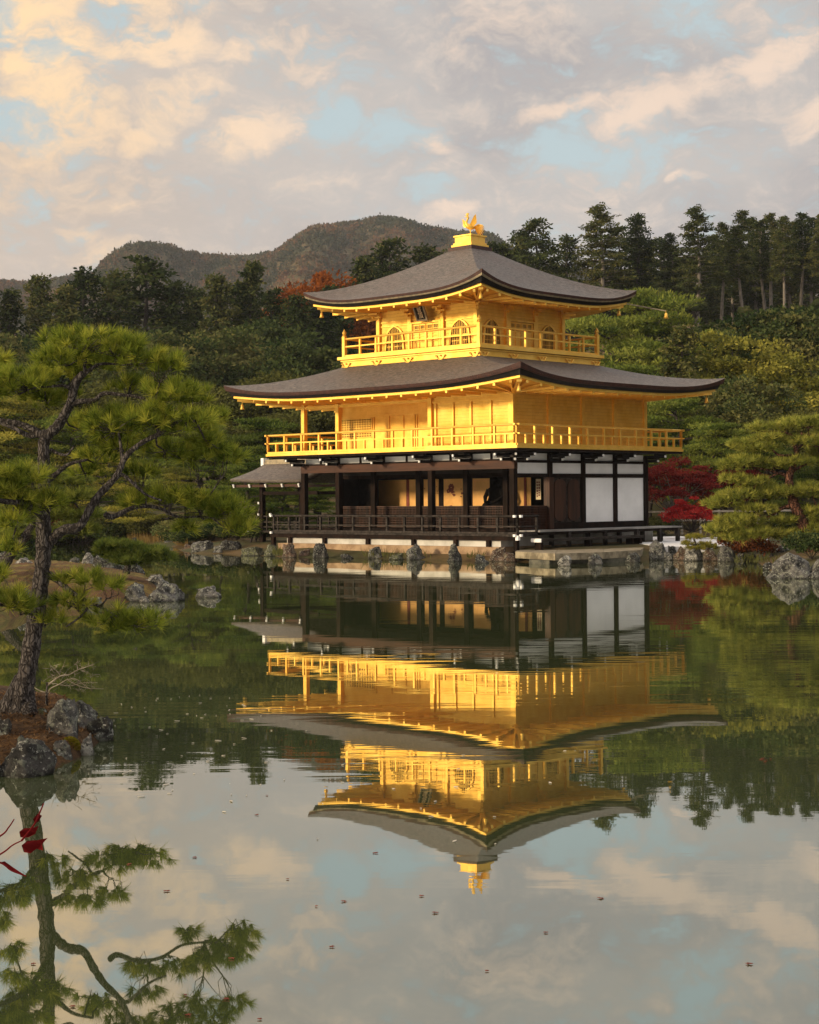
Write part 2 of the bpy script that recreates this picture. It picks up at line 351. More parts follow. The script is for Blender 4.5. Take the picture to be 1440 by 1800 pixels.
def quads(name, c, d, wv, tint, mat, parent=None, tri=False):
    """many leaf shaped faces: base at c, tip at c+d, half width vector wv"""
    c, d, wv = np.asarray(c, float), np.asarray(d, float), np.asarray(wv, float); n = len(c); k = 3 if tri else 4
    if tri: vs = np.stack([c - wv, c + wv, c + d], 1)
    else: vs = np.stack([c, c + d * .45 + wv, c + d, c + d * .45 - wv], 1)
    me = bpy.data.meshes.new(name); me.vertices.add(n * k); me.vertices.foreach_set('co', vs.reshape(-1))
    me.loops.add(n * k); me.loops.foreach_set('vertex_index', np.arange(n * k)); me.polygons.add(n)
    me.polygons.foreach_set('loop_start', np.arange(n) * k); me.polygons.foreach_set('loop_total', np.full(n, k))
    at_ = me.attributes.new('tint', 'FLOAT', 'FACE'); at_.data.foreach_set('value', np.asarray(tint, np.float32))
    me.update(); me.materials.append(M[mat])
    o = bpy.data.objects.new(name, me); C.objects.link(o); o.parent = parent
    return o
def unit(a): return a / np.maximum(np.linalg.norm(a, axis=1, keepdims=True), 1e-9)
def sph(n, r=None): return unit((r or RNG).normal(size=(n, 3)))

# ================================================================== the pavilion
ANG = rad(43.615)
pav = empty('temple_pavilion', (3.952, 62.37, 0), -ANG)
tag(pav, 'three storey pavilion with gold leaf upper storeys and dark wooden ground floor beside the pond', 'pavilion')
BB = 2.12; LX = 5.5 * BB; EY = 4 * BB; UC, VC = LX / 2, EY / 2
def P(name, mb, mat, parent=None, smooth=False): return mb.build(name, mat, parent or pav, smooth)
def ubox(mb, u0, u1, v0, v1, z0, z1): return mb.box(-u0, -u1, v0, v1, z0, z1)
def U(u, v, z): return (-u, v, z)
UCOL = [0, BB, 2 * BB, 3.25 * BB, 4.5 * BB, 5.5 * BB]
VCOL = [i * BB for i in range(5)]
# ---- foundation and ground floor
P('stone_base', ubox(MB(), -.35, LX + .3, -1.30, EY + .5, -.5, .50), 'tan_stone')
P('plaster_plinth', ubox(MB(), -.2, LX + .05, -1.0, EY + .3, .50, .895), 'old_plaster')
P('inner_floor', ubox(MB(), .06, LX - .06, .05, EY - .06, .93, 1.12), 'dark_wood')
f = MB()
ubox(f, -1.18, LX + 1.0, -1.2, -.02, .90, .975)
vd = P('veranda_deck', f, 'weathered_wood')
P('edge_beam', ubox(MB(), -1.14, LX + .97, -1.14, -1.02, .74, .898), 'dark_wood', vd)
for u in [-1.0, 0.35, BB * .95, 2 * BB, 3.2 * BB, 4.4 * BB, 5.4 * BB, LX + .85]:
    P('support_post', ubox(MB(), u - .08, u + .08, -1.13, -.97, .10, .74), 'dark_wood', vd)
# south front columns, inner columns
def column(u, v, z0, z1, w, mat): return P('column', ubox(MB(), u - w, u + w, v - w, v + w, z0, z1), mat)
for u in (0, 2 * BB, 4.5 * BB, LX): column(u, 0, .97, 3.45, .11, 'dark_wood')
for u in UCOL: column(u, BB, 1.12, 4.0, .12, 'dark_wood')
column(0, 2 * BB, 1.12, 3.98, .11, 'dark_wood'); column(0, 3 * BB, 1.12, 3.98, .11, 'dark_wood'); column(0, EY, 1.12, 3.98, .12, 'dark_wood')
column(LX, EY, 1.12, 3.98, .12, 'dark_wood')
column(0, 0, 3.80, 4.0, .10, 'dark_wood')
lint = P('front_lintel', ubox(MB(), -.13, LX + .13, -.10, .10, 3.45, 3.77), 'red_wood')
P('lintel_cap', ubox(MB(), -.16, LX + .16, -.13, .13, 3.772, 3.83), 'dark_wood', lint)
# white plaster between the brackets over the lintel (south) and along the east wall
for a, b_ in zip(UCOL[:-1], UCOL[1:]):
    q = P('plaster_panel', ubox(MB(), a + .1, b_ - .1, -.02, .03, 3.832, 4.05), 'white_plaster')
    mid = (a + b_) / 2; P('strut', ubox(MB(), mid - .05, mid + .05, -.05, -.022, 3.832, 4.05), 'dark_wood', q)
for a, b_ in zip(VCOL[:-1], VCOL[1:]):
    P('plaster_panel', ubox(MB(), -.03, .02, a + .11, b_ - .11, 3.79, 4.05), 'white_plaster')
    P('plaster_panel', ubox(MB(), -.03, .02, a + .11, b_ - .11, 3.27, 3.68), 'white_plaster')
eb = MB(); ubox(eb, -.09, .07, .125, EY - .13, 3.685, 3.785); ubox(eb, -.09, .07, .125, EY - .13, 3.12, 3.265)
P('wall_beam', eb, 'dark_wood')
for k in (2, 3): P('wall_panel', ubox(MB(), -.03, .03, k * BB + .11, (k + 1) * BB - .11, 1.34, 3.115), 'white_plaster')
P('wall_sill', ubox(MB(), -.10, .07, BB + .125, EY - .125, 1.123, 1.335), 'dark_wood')
# double plank doors, second bay of the east wall
P('door_frame', ubox(MB(), -.02, .04, BB + .125, 2 * BB - .115, 1.34, 3.115), 'black_lacquer')
def arch_board(v0, v1, z0, z1, x):
    r = (v1 - v0) / 2; vm = (v0 + v1) / 2; pts = []
    for k in range(13): t_ = math.pi * k / 12; pts.append((x, vm + r * math.cos(t_), z1 - r * .62 + r * .62 * math.sin(t_)))
    for k in range(13): t_ = math.pi * k / 12; pts.append((x, vm - r * math.cos(t_), z0 + r * .62 - r * .62 * math.sin(t_)))
    return MB().prism(pts, (.035, 0, 0))
for v0 in (BB + .22, BB + 1.08):
    d_ = P('door', ubox(MB(), -.045, -.022, v0 - .03, v0 + .85, 1.36, 3.10), 'weathered_wood')
    P('door_board', arch_board(v0 + .05, v0 + .77, 1.41, 3.05, .047), 'door_wood', d_)
    P('door_stile', ubox(MB(), -.062, -.046, v0 + .37, v0 + .45, 1.37, 3.09), 'dark_wood', d_)
P('corner_post', ubox(MB(), -.17, .11, BB - .16, BB + .12, 1.12, 3.12), 'door_wood')
# low lattice panels
def lattice_panel(u0, u1, v0, v1, z0, z1, along, n, mat='door_wood'):
    g = MB(); ln = (u1 - u0) if along == 'u' else (v1 - v0)
    for z in (z0, z1 - .05): (ubox(g, u0, u1, v0 - .03, v0 + .03, z, z + .05) if along == 'u' else ubox(g, u0 - .03, u0 + .03, v0, v1, z, z + .05))
    k = int(ln / .085)
    for i in range(k + 1):
        c = i / k * (ln - .024)
        if along == 'u': ubox(g, u0 + c, u0 + c + .024, v0 - .020, v0 + .020, z0 + .05, z1 - .05)
        else: ubox(g, u0 - .020, u0 + .020, v0 + c, v0 + c + .024, z0 + .05, z1 - .05)
    for i in range(1, n):
        z = z0 + (z1 - z0) * i / n
        if along == 'u': ubox(g, u0, u1, v0 - .026, v0 + .026, z - .011, z + .011)
        else: ubox(g, u0 - .026, u0 + .026, v0, v1, z - .011, z + .011)
    p = P('lattice_panel', g, mat)
    bk = MB(); (ubox(bk, u0, u1, v0 + .04, v0 + .06, z0, z1) if along == 'u' else ubox(bk, u0 + .04, u0 + .06, v0, v1, z0, z1))
    P('backing_board', bk, 'interior_dark', p); return p
for a, b_ in zip(UCOL[:-1], UCOL[1:]): lattice_panel(a + .13, b_ - .13, BB, BB, 1.125, 2.02, 'u', 9)
lattice_panel(0, 0, .12, BB - .18, 1.125, 2.02, 'v', 9)
g = MB(); ubox(g, .05, LX - .05, BB - .06, BB + .06, 3.20, 3.34); P('inner_lintel', g, 'dark_wood')
g = MB(); ubox(g, .05, LX - .05, BB - .02, BB + .02, 3.342, 3.99); P('transom_board', g, 'interior_dark')
g = MB(); ubox(g, .15, LX - .1, .12, EY - .12, 3.995, 4.03); P('ceiling', g, 'interior_dark')
g = MB(); ubox(g, .1, LX - .1, BB + .1, EY - .1, 3.40, 3.44); P('inner_ceiling', g, 'interior_dark')
# room behind: painted walls, dark north and west rooms
g = MB(); ubox(g, .1, LX - .1, EY - .1, EY - .04, 1.12, 3.985); P('north_wall', g, 'interior_dark')
g = MB(); ubox(g, LX - .06, LX + .02, BB + .13, EY - .13, 1.12, 3.985); P('west_wall', g, 'interior_dark')
g = MB(); ubox(g, 10.35, LX - .1, BB + 1.0, BB + 1.06, 1.12, 3.395); P('dark_room_sheet', g, 'statue_wood')  # black sheet added so the open west room reads dark
VB = BB * 1.95
def at_uv(px, py, v):           # where the view line through a pixel meets the vertical plane v
    x, y = unroll(px, py); tx = x / F; a = ANG
    Lx_, Ly_, Rx_, Ry_ = -math.cos(a), math.sin(a), math.sin(a), math.cos(a)
    X0 = 3.952 + v * Rx_; Y0 = 62.37 + v * Ry_        # X = tx*Y
    u = (tx * Y0 - X0) / (Lx_ - tx * Ly_); Y = Y0 + u * Ly_
    return u, CAMZ - y * Y / F
def panel_px(x0, x1, v, z0=1.12, z1=3.16, name='painting_panel', mat='painted_wall', th=.03):
    u0, u1 = at_uv(x0, 860, v)[0], at_uv(x1, 860, v)[0]
    return P(name, ubox(MB(), u1, u0, v, v + th, z0, z1), mat)
for x0, x1 in ((662, 714), (719, 735), (738, 752), (764, 771), (780, 818), (831, 888), (896, 901), (908, 933)): panel_px(x0, x1, VB)
for x0, x1 in ((714.4, 718.6), (735.3, 737.7), (921, 925)): panel_px(x0, x1, VB - .035, name='red_strip', mat='motif_red')
panel_px(861, 886.5, BB * 1.6 + .5, name='room_post', mat='statue_wood', th=.06)
for x0, x1 in ((771.5, 779.5), (818.5, 830.5)): panel_px(x0, x1, VB, name='room_post', mat='dark_wood', th=.12)
def motif(px, py, r, n, kind):
    u, z = at_uv(px, py, VB - .02); g = MB(); vv = VB - .012
    for k in range(n):
        a = 2 * math.pi * k / n + .3
        if kind == 'flower':
            cx, cz = u + r * .55 * math.cos(a), z + r * .5 * math.sin(a); rr = r * .42
            g.prism([U(cx + rr * math.cos(t) * .8, vv, cz + rr * math.sin(t)) for t in np.linspace(0, 2 * math.pi, 9)[:-1]], (0, .008, 0))
        else:
            x_, z_ = u + random.uniform(-1, 1) * r, z + random.uniform(-2.2, 2.2) * r; l = r * random.uniform(.25, .6)
            g.prism([U(x_ - l, vv, z_), U(x_, vv, z_ + l * .5), U(x_ + l, vv, z_ + l * .3), U(x_ + l * .2, vv, z_ - l * .4)], (0, .008, 0))
    P('painted_motif', g, 'motif_red')
motif(793, 857, .19, 7, 'flower'); motif(788, 863, .12, 5, 'flower'); motif(790, 872, .3, 6, 'leaf'); motif(813, 865, .14, 9, 'leaf'); motif(744, 858, .10, 9, 'leaf'); motif(768, 862, .07, 6, 'leaf')
g = MB(); u_, z_ = at_uv(876, 852, VB)
for a in np.linspace(-1.2, 1.2, 9): pass
g.tube([U(u_ + .32 * math.cos(a) - .55, VB - .02, z_ + .45 * math.sin(a)) for a in np.linspace(-1.3, 1.3, 9)], .035, 5); P('painted_motif', g, 'motif_red')
# hanging scroll and seated wooden figure in the room: they rest in it, so each is a thing
u0, z0 = at_uv(942, 842, VB - .15); u1, z1 = at_uv(951, 878, VB - .15)
def world_uv(u, v, z): return pav.matrix_basis @ Vector((-u, v, z))
wm = Matrix.Translation((3.952, 62.37, 0)) @ Matrix.Rotation(-ANG, 4, 'Z')
scr = empty('hanging_scroll', wm @ Vector((-(u0 + u1) / 2, VB - .15, z1)), -ANG); tag(scr, 'narrow hanging scroll with red brown writing inside the dark ground floor room', 'scroll')
hw, hh = abs(u1 - u0) / 2, z0 - z1
MB().box(-hw, hw, 0, .012, 0, hh).build('paper', 'scroll_paper', scr)
MB().tube([(-hw - .03, .006, -.02), (hw + .03, .006, -.02)], .02, 6).build('roller', 'dark_wood', scr)
g = MB()
for c_ in (-.45, .35):
    zc = hh - .1
    while zc > .12:
        l = random.uniform(.05, .09); g.box(hw * c_ - .035, hw * c_ + .035, -.006, -.001, zc - l, zc); zc -= l + .035
g.build('writing', 'motif_red', scr)
su, sz = at_uv(869, 884, BB * 1.6)
st = empty('seated_statue', wm @ Vector((-su, BB * 1.6, 1.12)), -ANG); tag(st, 'dark seated statue silhouetted against a gold panel inside the ground floor room', 'statue')
g = MB(); g.box(-.62, .62, -.32, .42, 0, .62); g.box(-.70, .70, -.38, .48, .62, .74); g.build('pedestal', 'statue_wood', st)
g = MB(); g.loft([[(rx * math.cos(k * math.pi / 8), .05 + ry * math.sin(k * math.pi / 8), z) for k in range(16)] for rx, ry, z in
    ((.56, .36, .74), (.66, .42, .84), (.58, .38, .98), (.36, .27, 1.10), (.30, .22, 1.25), (.34, .22, 1.45), (.36, .20, 1.58), (.22, .15, 1.67), (.085, .085, 1.71), (.085, .09, 1.77), (.13, .14, 1.83), (.15, .16, 1.92), (.13, .15, 2.01), (.06, .07, 2.07))], True, True)
g.tube([(-.34, .05, 1.55), (-.47, -.02, 1.25), (-.24, -.28, 1.05), (0, -.33, 1.02)], [.10, .09, .07, .05], 8); g.tube([(.34, .05, 1.55), (.47, -.02, 1.25), (.24, -.28, 1.05), (0, -.33, 1.02)], [.10, .09, .07, .05], 8)
g.build('figure', 'statue_wood', st, True)
# ---- brackets under the balcony: stepped arms with white tipped noses
def bracket(u, v, nu, nv):
    br = MB(); cap = []
    for (reach, z, w_) in ((.62, 3.80, .10), (.98, 3.98, .09)):
        br.bar(U(u - nu * .05, v - nv * .05, z), U(u + nu * reach, v + nv * reach, z), w_, .12); cap.append((reach, z, w_))
    side = (-nv, nu)
    br.bar(U(u + nu * .38 - side[0] * .42, v + nv * .38 - side[1] * .42, 3.92), U(u + nu * .38 + side[0] * .42, v + nv * .38 + side[1] * .42, 3.92), .09, .10)
    br.bar(U(u + nu * .74 - side[0] * .36, v + nv * .74 - side[1] * .36, 4.06), U(u + nu * .74 + side[0] * .36, v + nv * .74 + side[1] * .36, 4.06), .08, .08)
    b0 = P('bracket', br, 'black_lacquer')
    for reach, z, w_ in cap:
        cm = MB().bar(U(u + nu * (reach + .004), v + nv * (reach + .004), z), U(u + nu * (reach + .05), v + nv * (reach + .05), z), w_ * .8, .085)
        P('white_tip', cm, 'white_metal', b0)
for u in UCOL: bracket(u, -.06, 0, -1)
for v in VCOL: bracket(-.06, v, -1, 0)
for v in VCOL[1:]: bracket(LX + .06, v, 1, 0)
bracket(-.05, -.05, -.75, -.75)
g = MB(); O2 = 1.17
ubox(g, -O2 + .03, LX + O2 - .03, -O2 + .03, EY + O2 - .03, 4.105, 4.19); P('balcony_underside', g, 'dark_wood')
# ---- second storey
g = MB(); ubox(g, -O2, LX + O2, -O2, EY + O2, 4.193, 4.29); P('balcony_floor', g, 'gold_leaf')
ZS = 6.72
g = MB(); ubox(g, 0.02, 2 * BB - .02, .03, .12, 4.29, ZS); P('wall', g, 'gold_boards')                      # south wall, east half
g = MB(); ubox(g, -.04, .05, .12, EY - .02, 4.29, ZS); P('wall', g, 'gold_boards')                            # east wall
g = MB(); ubox(g, 2 * BB - .06, 2 * BB + .03, .13, BB - .0, 4.29, ZS); P('wall', g, 'gold_leaf')
g = MB(); ubox(g, 2 * BB - .05, LX - .02, BB + .02, BB + .10, 4.29, ZS); P('wall', g, 'gold_leaf')           # recessed porch wall
g = MB(); ubox(g, LX - .06, LX + .03, BB + .12, EY - .02, 4.29, ZS); P('wall', g, 'gold_boards')
g = MB(); ubox(g, 0.06, LX - .07, EY - .06, EY + .03, 4.29, ZS); P('wall', g, 'gold_boards')
def gcol(u, v, z0=4.29, z1=ZS, w_=.095): return P('column', ubox(MB(), u - w_, u + w_, v - w_, v + w_, z0, z1), 'gold_leaf')
for u in (0, 2 * BB, 4.5 * BB, LX): gcol(u, 0)
gcol(LX, BB); gcol(LX, EY)
for v in VCOL[1:]: gcol(-.012, v)
for v in VCOL[2:4]: gcol(LX, v)
# panel divisions of the south wall: stiles and a head rail
g = MB()
for u in (.14, 1.10, 2.12, 3.05, 3.98): ubox(g, u - .045, u + .045, -.035, .028, 4.33, 6.10)
ubox(g, .1, 4.13, -.045, .028, 6.10, 6.19); ubox(g, .1, 4.13, -.03, .028, 6.36, 6.42); P('panel_frame', g, 'gold_leaf')
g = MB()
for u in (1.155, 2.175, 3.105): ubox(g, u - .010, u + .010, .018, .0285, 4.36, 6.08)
P('batten_shade', g, 'dark_wood')  # dark strips painted in as the shade beside the stiles
# porch wall: lattice window, sliding panels, upper beam
lw = MB(); u1_, u0_ = at_uv(600, 740, BB)[0] - .05, at_uv(654, 740, BB)[0]; zt, zb_ = 5.80, 5.00
for i in range(13): c = u0_ + (u1_ - u0_) * i / 12; ubox(lw, c - .022, c + .022, BB - .03, BB + .012, zb_, zt)
for i in range(9): c = zb_ + (zt - zb_) * i / 8; ubox(lw, u0_, u1_, BB - .036, BB + .016, c - .020, c + .020)
wn_ = P('lattice_window', lw, 'gold_leaf'); g = MB(); ubox(g, u0_, u1_, BB + .002, BB + .018, zb_, zt); P('backing', g, 'interior_dark', wn_)
g = MB()
for px in (657, 684, 709, 729, 733): u = at_uv(px, 740, BB)[0]; ubox(g, u - .03, u + .03, BB - .02, BB + .018, 4.3, 5.86)
ubox(g, 2 * BB, LX - .1, BB - .03, BB + .018, 5.86, 5.95); ubox(g, u0_ - .03, u1_, BB - .028, BB + .018, 4.90, 4.97); P('panel_frame', g, 'gold_leaf')
g = MB(); ubox(g, 2 * BB + .1, LX - .1, -.06, .06, 6.18, 6.30); P('porch_beam', g, 'gold_leaf')
g = MB(); ubox(g, 2 * BB + .1, LX + .06, .08, BB - .05, 6.42, 6.46); P('porch_ceiling', g, 'gold_leaf')
# ---- railings
def railing(pts, zf, zm, zt, ztop_post, spacing, short, mat, over=.12, round_top=True, merged=False, capmat=None, names=('top_rail', 'mid_rail', 'bottom_rail')):
    """pts: two plan points (u,v)"""
    (ua, va), (ub, vb) = pts; L_ = math.hypot(ub - ua, vb - va); du, dv = (ub - ua) / L_, (vb - va) / L_
    rl = empty('railing', (0, 0, 0), 0, pav)
    o_ = over
    tr = MB().tube([U(ua - du * o_, va - dv * o_, zt), U(ub + du * o_, vb + dv * o_, zt)], .045, 8)
    P(names[0], tr, mat, rl)
    for nm, z, w_, h_ in ((names[1], zm, .06, .055), (names[2], zf + .045, .09, .08)):
        P(nm, MB().bar(U(ua - du * (o_ if nm == names[1] else 0), va - dv * (o_ if nm == names[1] else 0), z), U(ub + du * (o_ if nm == names[1] else 0), vb + dv * (o_ if nm == names[1] else 0), z), w_, h_), mat, rl)
    n = max(1, round(L_ / spacing)); mg = MB()
    for i in range(n + 1):
        u, v = ua + du * L_ * i / n, va + dv * L_ * i / n
        pm = mg if merged else MB(); ubox(pm, u - .042, u + .042, v - .042, v + .042, zf + .086, ztop_post)
        if not merged: P('post', pm, mat, rl)
        if short and i < n:
            u, v = u + du * L_ / n / 2, v + dv * L_ / n / 2
            pm = mg if merged else MB(); ubox(pm, u - .036, u + .036, v - .036, v + .036, zf + .086, zm - .028)
            if not merged: P('short_post', pm, mat, rl)
    if merged: P('posts', mg, mat, rl)
    return rl
RO = 1.10
railing(((-RO, -RO), (LX + RO, -RO)), 4.29, 4.735, 5.07, 5.03, 1.06, True, 'gold_leaf', .16)
railing(((-RO, -RO), (-RO, EY + RO)), 4.293, 4.737, 5.073, 5.032, 1.06, True, 'gold_leaf', .16)
railing(((LX + RO, -RO), (LX + RO, EY + RO)), 4.293, 4.737, 5.073, 5.032, 1.06, True, 'gold_leaf', .16)
railing(((-RO, EY + RO), (LX + RO, EY + RO)), 4.29, 4.735, 5.07, 5.03, 1.06, False, 'gold_leaf', .16, merged=True)
# ground floor railing along the water
railing(((-1.10, -1.10), (LX + .75, -1.10)), .975, 1.27, 1.65, 1.61, 1.0, False, 'weathered_wood', .12)
railing(((-1.10, -1.10), (-1.10, .02)), .977, 1.272, 1.652, 1.612, 1.1, False, 'weathered_wood', .10)
g = MB()
for (u, v) in ((-1.10, -1.10), (LX + .75, -1.10)):
    for z in (.94, 1.655):
        g.bar(U(u - .05, v - .17, z), U(u + .05, v - .17, z), .09, .09)
        if u < 0: g.bar(U(u - .17, v - .05, z), U(u - .17, v + .05, z), .09, .09)
g.bar(U(-1.17, -1.17, .76), U(-1.17, -1.17, .94), .13, .13)
P('white_rail_caps', g, 'white_metal')
# east steps: long upper board and the low step below it
g = MB(); ubox(g, -1.25, -.13, .03, 9.4, 1.04, 1.10)
eu = P('open_veranda', g, 'grey_plank')
for v in (1.9, 4.2, 6.3, 7.9, 9.2):
    for u in (-1.15, -.3): P('leg', ubox(MB(), u - .07, u + .07, v - .07, v + .07, .45, 1.04), 'weathered_wood', eu)
P('apron', ubox(MB(), -1.2, -1.12, .1, 9.3, .93, 1.038), 'dark_wood', eu)
g = MB(); ubox(g, -1.78, -1.30, -.55, 6.0, .70, .80)
eu = P('low_step', g, 'weathered_wood')
for v in (-.4, 2.6, 5.3, 5.85): P('leg', ubox(MB(), -1.70, -1.40, v - .07, v + .07, .36, .70), 'dark_wood', eu)
P('end_plate', ubox(MB(), -1.80, -1.32, -.60, -.552, .68, .82), 'white_metal', eu)
P('under_boards', ubox(MB(), -.12, -.03, .6, EY - .1, .4, 1.03), 'dark_wood')

# ---- roofs
def rect_loop(hu, hv, zf, n=26):
    """closed outline: near corner first; zf(s) height along each side, s in -1..1"""
    pts = []
    cs = [(-1, -1), (1, -1), (1, 1), (-1, 1)]
    for i in range(4):
        (a, b_), (c_, d_) = cs[i], cs[(i + 1) % 4]
        for k in range(n):
            t = k / n; t2 = .5 - .5 * math.cos(math.pi * t); s = 2 * t2 - 1
            pts.append(U(UC + hu * (a + (c_ - a) * t2), VC + hv * (b_ + (d_ - b_) * t2), zf(s)))
    return pts
def bow(s, p=4.0): return abs(s) ** p
def make_roof(hu, hv, zm, lift, tu, tv, ztop, expo, thick, tl, soff_u, soff_v, zsoff, name):
    N = 14; loops = []
    for i in range(N + 1):
        t = i / N; k = t ** expo; q = (1 - t) ** 2.2
        loops.append(rect_loop(hu + (tu - hu) * t, hv + (tv - hv) * t, lambda s, k=k, q=q, t=t: zm + (ztop - zm) * k + lift * q * bow(s)))
    rf = P(name, MB().loft(loops), 'bark_shingle', None, True)
    # corners stay crisp: auto split by angle
    me = rf.data
    e = lambda ins, dz, dl: rect_loop(hu - ins, hv - ins, lambda s: zm + lift * bow(s) - dz - dl * abs(s) ** 7)
    b1 = MB().loft([e(0, 0.001, 0), e(.03, thick * .36, tl * .25)]); P('shingle_edge', b1, 'red_edge', rf)
    b2 = MB().loft([e(.035, thick * .36, tl * .25), e(.06, thick * .56, tl * .45), e(.20, thick * .56, tl * .45)]); P('eave_trim', b2, 'bronze' if hu < 6 else 'red_edge', rf)
    b3 = MB().loft([e(.14, thick * .55, tl * .45), e(.22, thick * 1.0, tl), e(.5, thick * 1.0, tl)]); P('eave_board', b3, 'black_lacquer', rf)
    lo = e(.30, thick * 1.02, tl)
    inner = rect_loop(soff_u, soff_v, lambda s: zsoff)
    lo2 = e(.30, thick * 1.02 + .10, tl)
    ev = P('eaves', MB().loft([lo, lo2, e(.42, thick * 1.02 + .11, tl), inner]), 'gold_leaf')
    return rf, ev, lambda s, ins: zm + lift * bow(s) - thick * 1.02 - .11 - tl * abs(s) ** 7
def rafters(ev, hu, hv, su, sv, zfun, zin, spacing, sides, ins=.36, gap=.05):
    for side in sides:
        L_ = 2 * (hu if side in 'SN' else hv); n = int(L_ / spacing)
        for i in range(1, n):
            s = 2 * i / n - 1; zo = zfun(s, ins) - .02
            inn = max(-1, min(1, s * (hu / su if side in 'SN' else hv / sv)))
            # rafters run square to the wall and fan a little near the corners
            if side == 'S': a = U(UC + s * hu, VC - hv + ins, zo); b_ = U(UC + inn * su * (.35 if abs(inn) >= 1 else 1) if abs(inn) < 1 else UC + math.copysign(su, s), VC - sv, zin)
            elif side == 'E': a = U(UC - hu + ins, VC + s * hv, zo); b_ = U(UC - su, VC + (math.copysign(sv, s) if abs(inn) >= 1 else inn * sv), zin)
            else: a = U(UC + hu - ins, VC + s * hv, zo); b_ = U(UC + su, VC + (math.copysign(sv, s) if abs(inn) >= 1 else inn * sv), zin)
            a = Vector(a); b_ = Vector(b_); g = MB().bar(a, a + (b_ - a) * .96, .075, .09)
            d_ = (a - b_).normalized(); g.bar(a + d_ * .002, a + d_ * .03, .095, .115)
            P('rafter', g, 'gold_leaf', ev)
rf2, ev2, z2 = make_roof(8.26, 6.67, 6.72, .53, 3.78, 3.78, 7.92, 1.12, .25, .20, UC + .06, VC + .06, 6.42, 'lower_roof')
rafters(ev2, 8.26, 6.67, UC + .06, VC + .06, z2, 6.36, .78, 'SEW')
rf3, ev3, z3 = make_roof(5.0, 5.0, 10.50, .58, .60, .60, 12.80, 1.22, .27, .22, 2.80, 2.80, 10.28, 'upper_roof')
rafters(ev3, 5.0, 5.0, 2.80, 2.80, z3, 10.22, .70, 'SEW')
for rf in (rf2, rf3):
    md = rf.modifiers.new('split', 'EDGE_SPLIT'); md.split_angle = rad(38)
# corner beams with bells
def bell(parent, u, v, z, k=1.0):
    b0 = P('wind_bell', MB().lathe(U(u, v, z), [(.02 * k, 0), (.05 * k, -.02 * k), (.065 * k, -.13 * k), (.10 * k, -.22 * k), (.02 * k, -.23 * k)], 10), 'gold_leaf', parent, True)
    P_ = MB().tube([U(u, v, z + .12), U(u, v, z - .01)], .012, 5); P_.build('bell_hook', 'gold_leaf', parent)
for (ev, hu, hv, su, sv, zf, zi, kz) in ((ev2, 8.26, 6.67, UC, VC, z2, 6.38, .03), (ev3, 5.0, 5.0, 2.74, 2.74, z3, 10.22, .03)):
    for a, b_ in ((-1, -1), (1, -1), (-1, 1), (1, 1)):
        p0 = Vector(U(UC + a * su, VC + b_ * sv, zi)); p1 = Vector(U(UC + a * (hu - .42), VC + b_ * (hv - .42), zf(1, 0) - .03))
        bm = P('corner_beam', MB().bar(p0, p1, .17, .2), 'gold_leaf')
        pe_ = p0 + (p1 - p0) * .93; bell(bm, -pe_.x, pe_.y, pe_.z - .2)
q0 = Vector(U(UC - 4.55, VC + 4.55, 10.55)); q1 = Vector(U(UC - 5.95, VC + 5.75, 10.18))
sp_ = P('drain_spout', MB().bar(q0, q1, .05, .045), 'bronze'); bell(sp_, -q1.x, q1.y, q1.z - .08, 1.1)
# ---- third storey
HB = 4.0; HR = 3.78; HW = 2.74
def cu(h): return (UC - h, UC + h, VC - h, VC + h)
g = MB(); ubox(g, *cu(3.84), 7.62, 8.12); sk = P('balcony_skirt', g, 'gold_leaf')
g = MB(); ubox(g, *cu(3.90), 8.122, 8.18); P('skirt_moulding', g, 'gold_leaf', sk)
g = MB(); ubox(g, *cu(3.875), 7.90, 7.93); P('skirt_bead', g, 'gold_leaf', sk)
g = MB(); ubox(g, *cu(HB), 8.20, 8.32); P('balcony_floor', g, 'gold_leaf')
def hook(c, v_, side):
    g = MB(); pts = []
    for k in range(9):
        t = -1 + 2 * k / 8; off, z = t * .22, 8.0 - .13 * (1 - abs(t) ** 2.2) + (.03 if abs(t) > .9 else 0)
        pts.append(U(c + off, v_, z) if side == 'S' else U(v_, c + off, z))
    g.tube(pts, .028, 6); 
    for t in (-.24, 0, .24): g.lathe(U(c + t, v_, 8.03) if side == 'S' else U(v_, c + t, 8.03), [(.03, -.03), (.045, 0), (.03, .03)], 6)
    P('skirt_hook', g, 'gold_leaf', sk)
for k in range(5):
    c = -3.6 + 1.8 * k
    hook(UC + c, VC - 3.88, 'S'); hook(VC + c, UC - 3.88, 'E')
for pts, mg in ((((UC - HR, VC - HR), (UC + HR, VC - HR)), 0), (((UC - HR, VC - HR), (UC - HR, VC + HR)), .002), (((UC + HR, VC - HR), (UC + HR, VC + HR)), .002), (((UC - HR, VC + HR), (UC + HR, VC + HR)), 0)):
    railing(pts, 8.32 + mg, 8.76 + mg, 9.08 + mg, 9.03, .945, False, 'gold_leaf', 0)
for a, b_ in ((-1, -1), (1, -1), (-1, 1), (1, 1)):
    u, v = UC + a * HR, VC + b_ * HR
    g = MB(); ubox(g, u - .075, u + .075, v - .075, v + .075, 8.32, 9.20)
    g.lathe(U(u, v, 9.20), [(.085, 0), (.095, .03), (.055, .06), (.085, .11), (.09, .16), (.05, .23), (.008, .31)], 10)
    P('corner_post', g, 'gold_leaf')
g = MB(); ubox(g, *cu(HW - .03), 8.32, 10.30); P('wall', g, 'gold_boards')
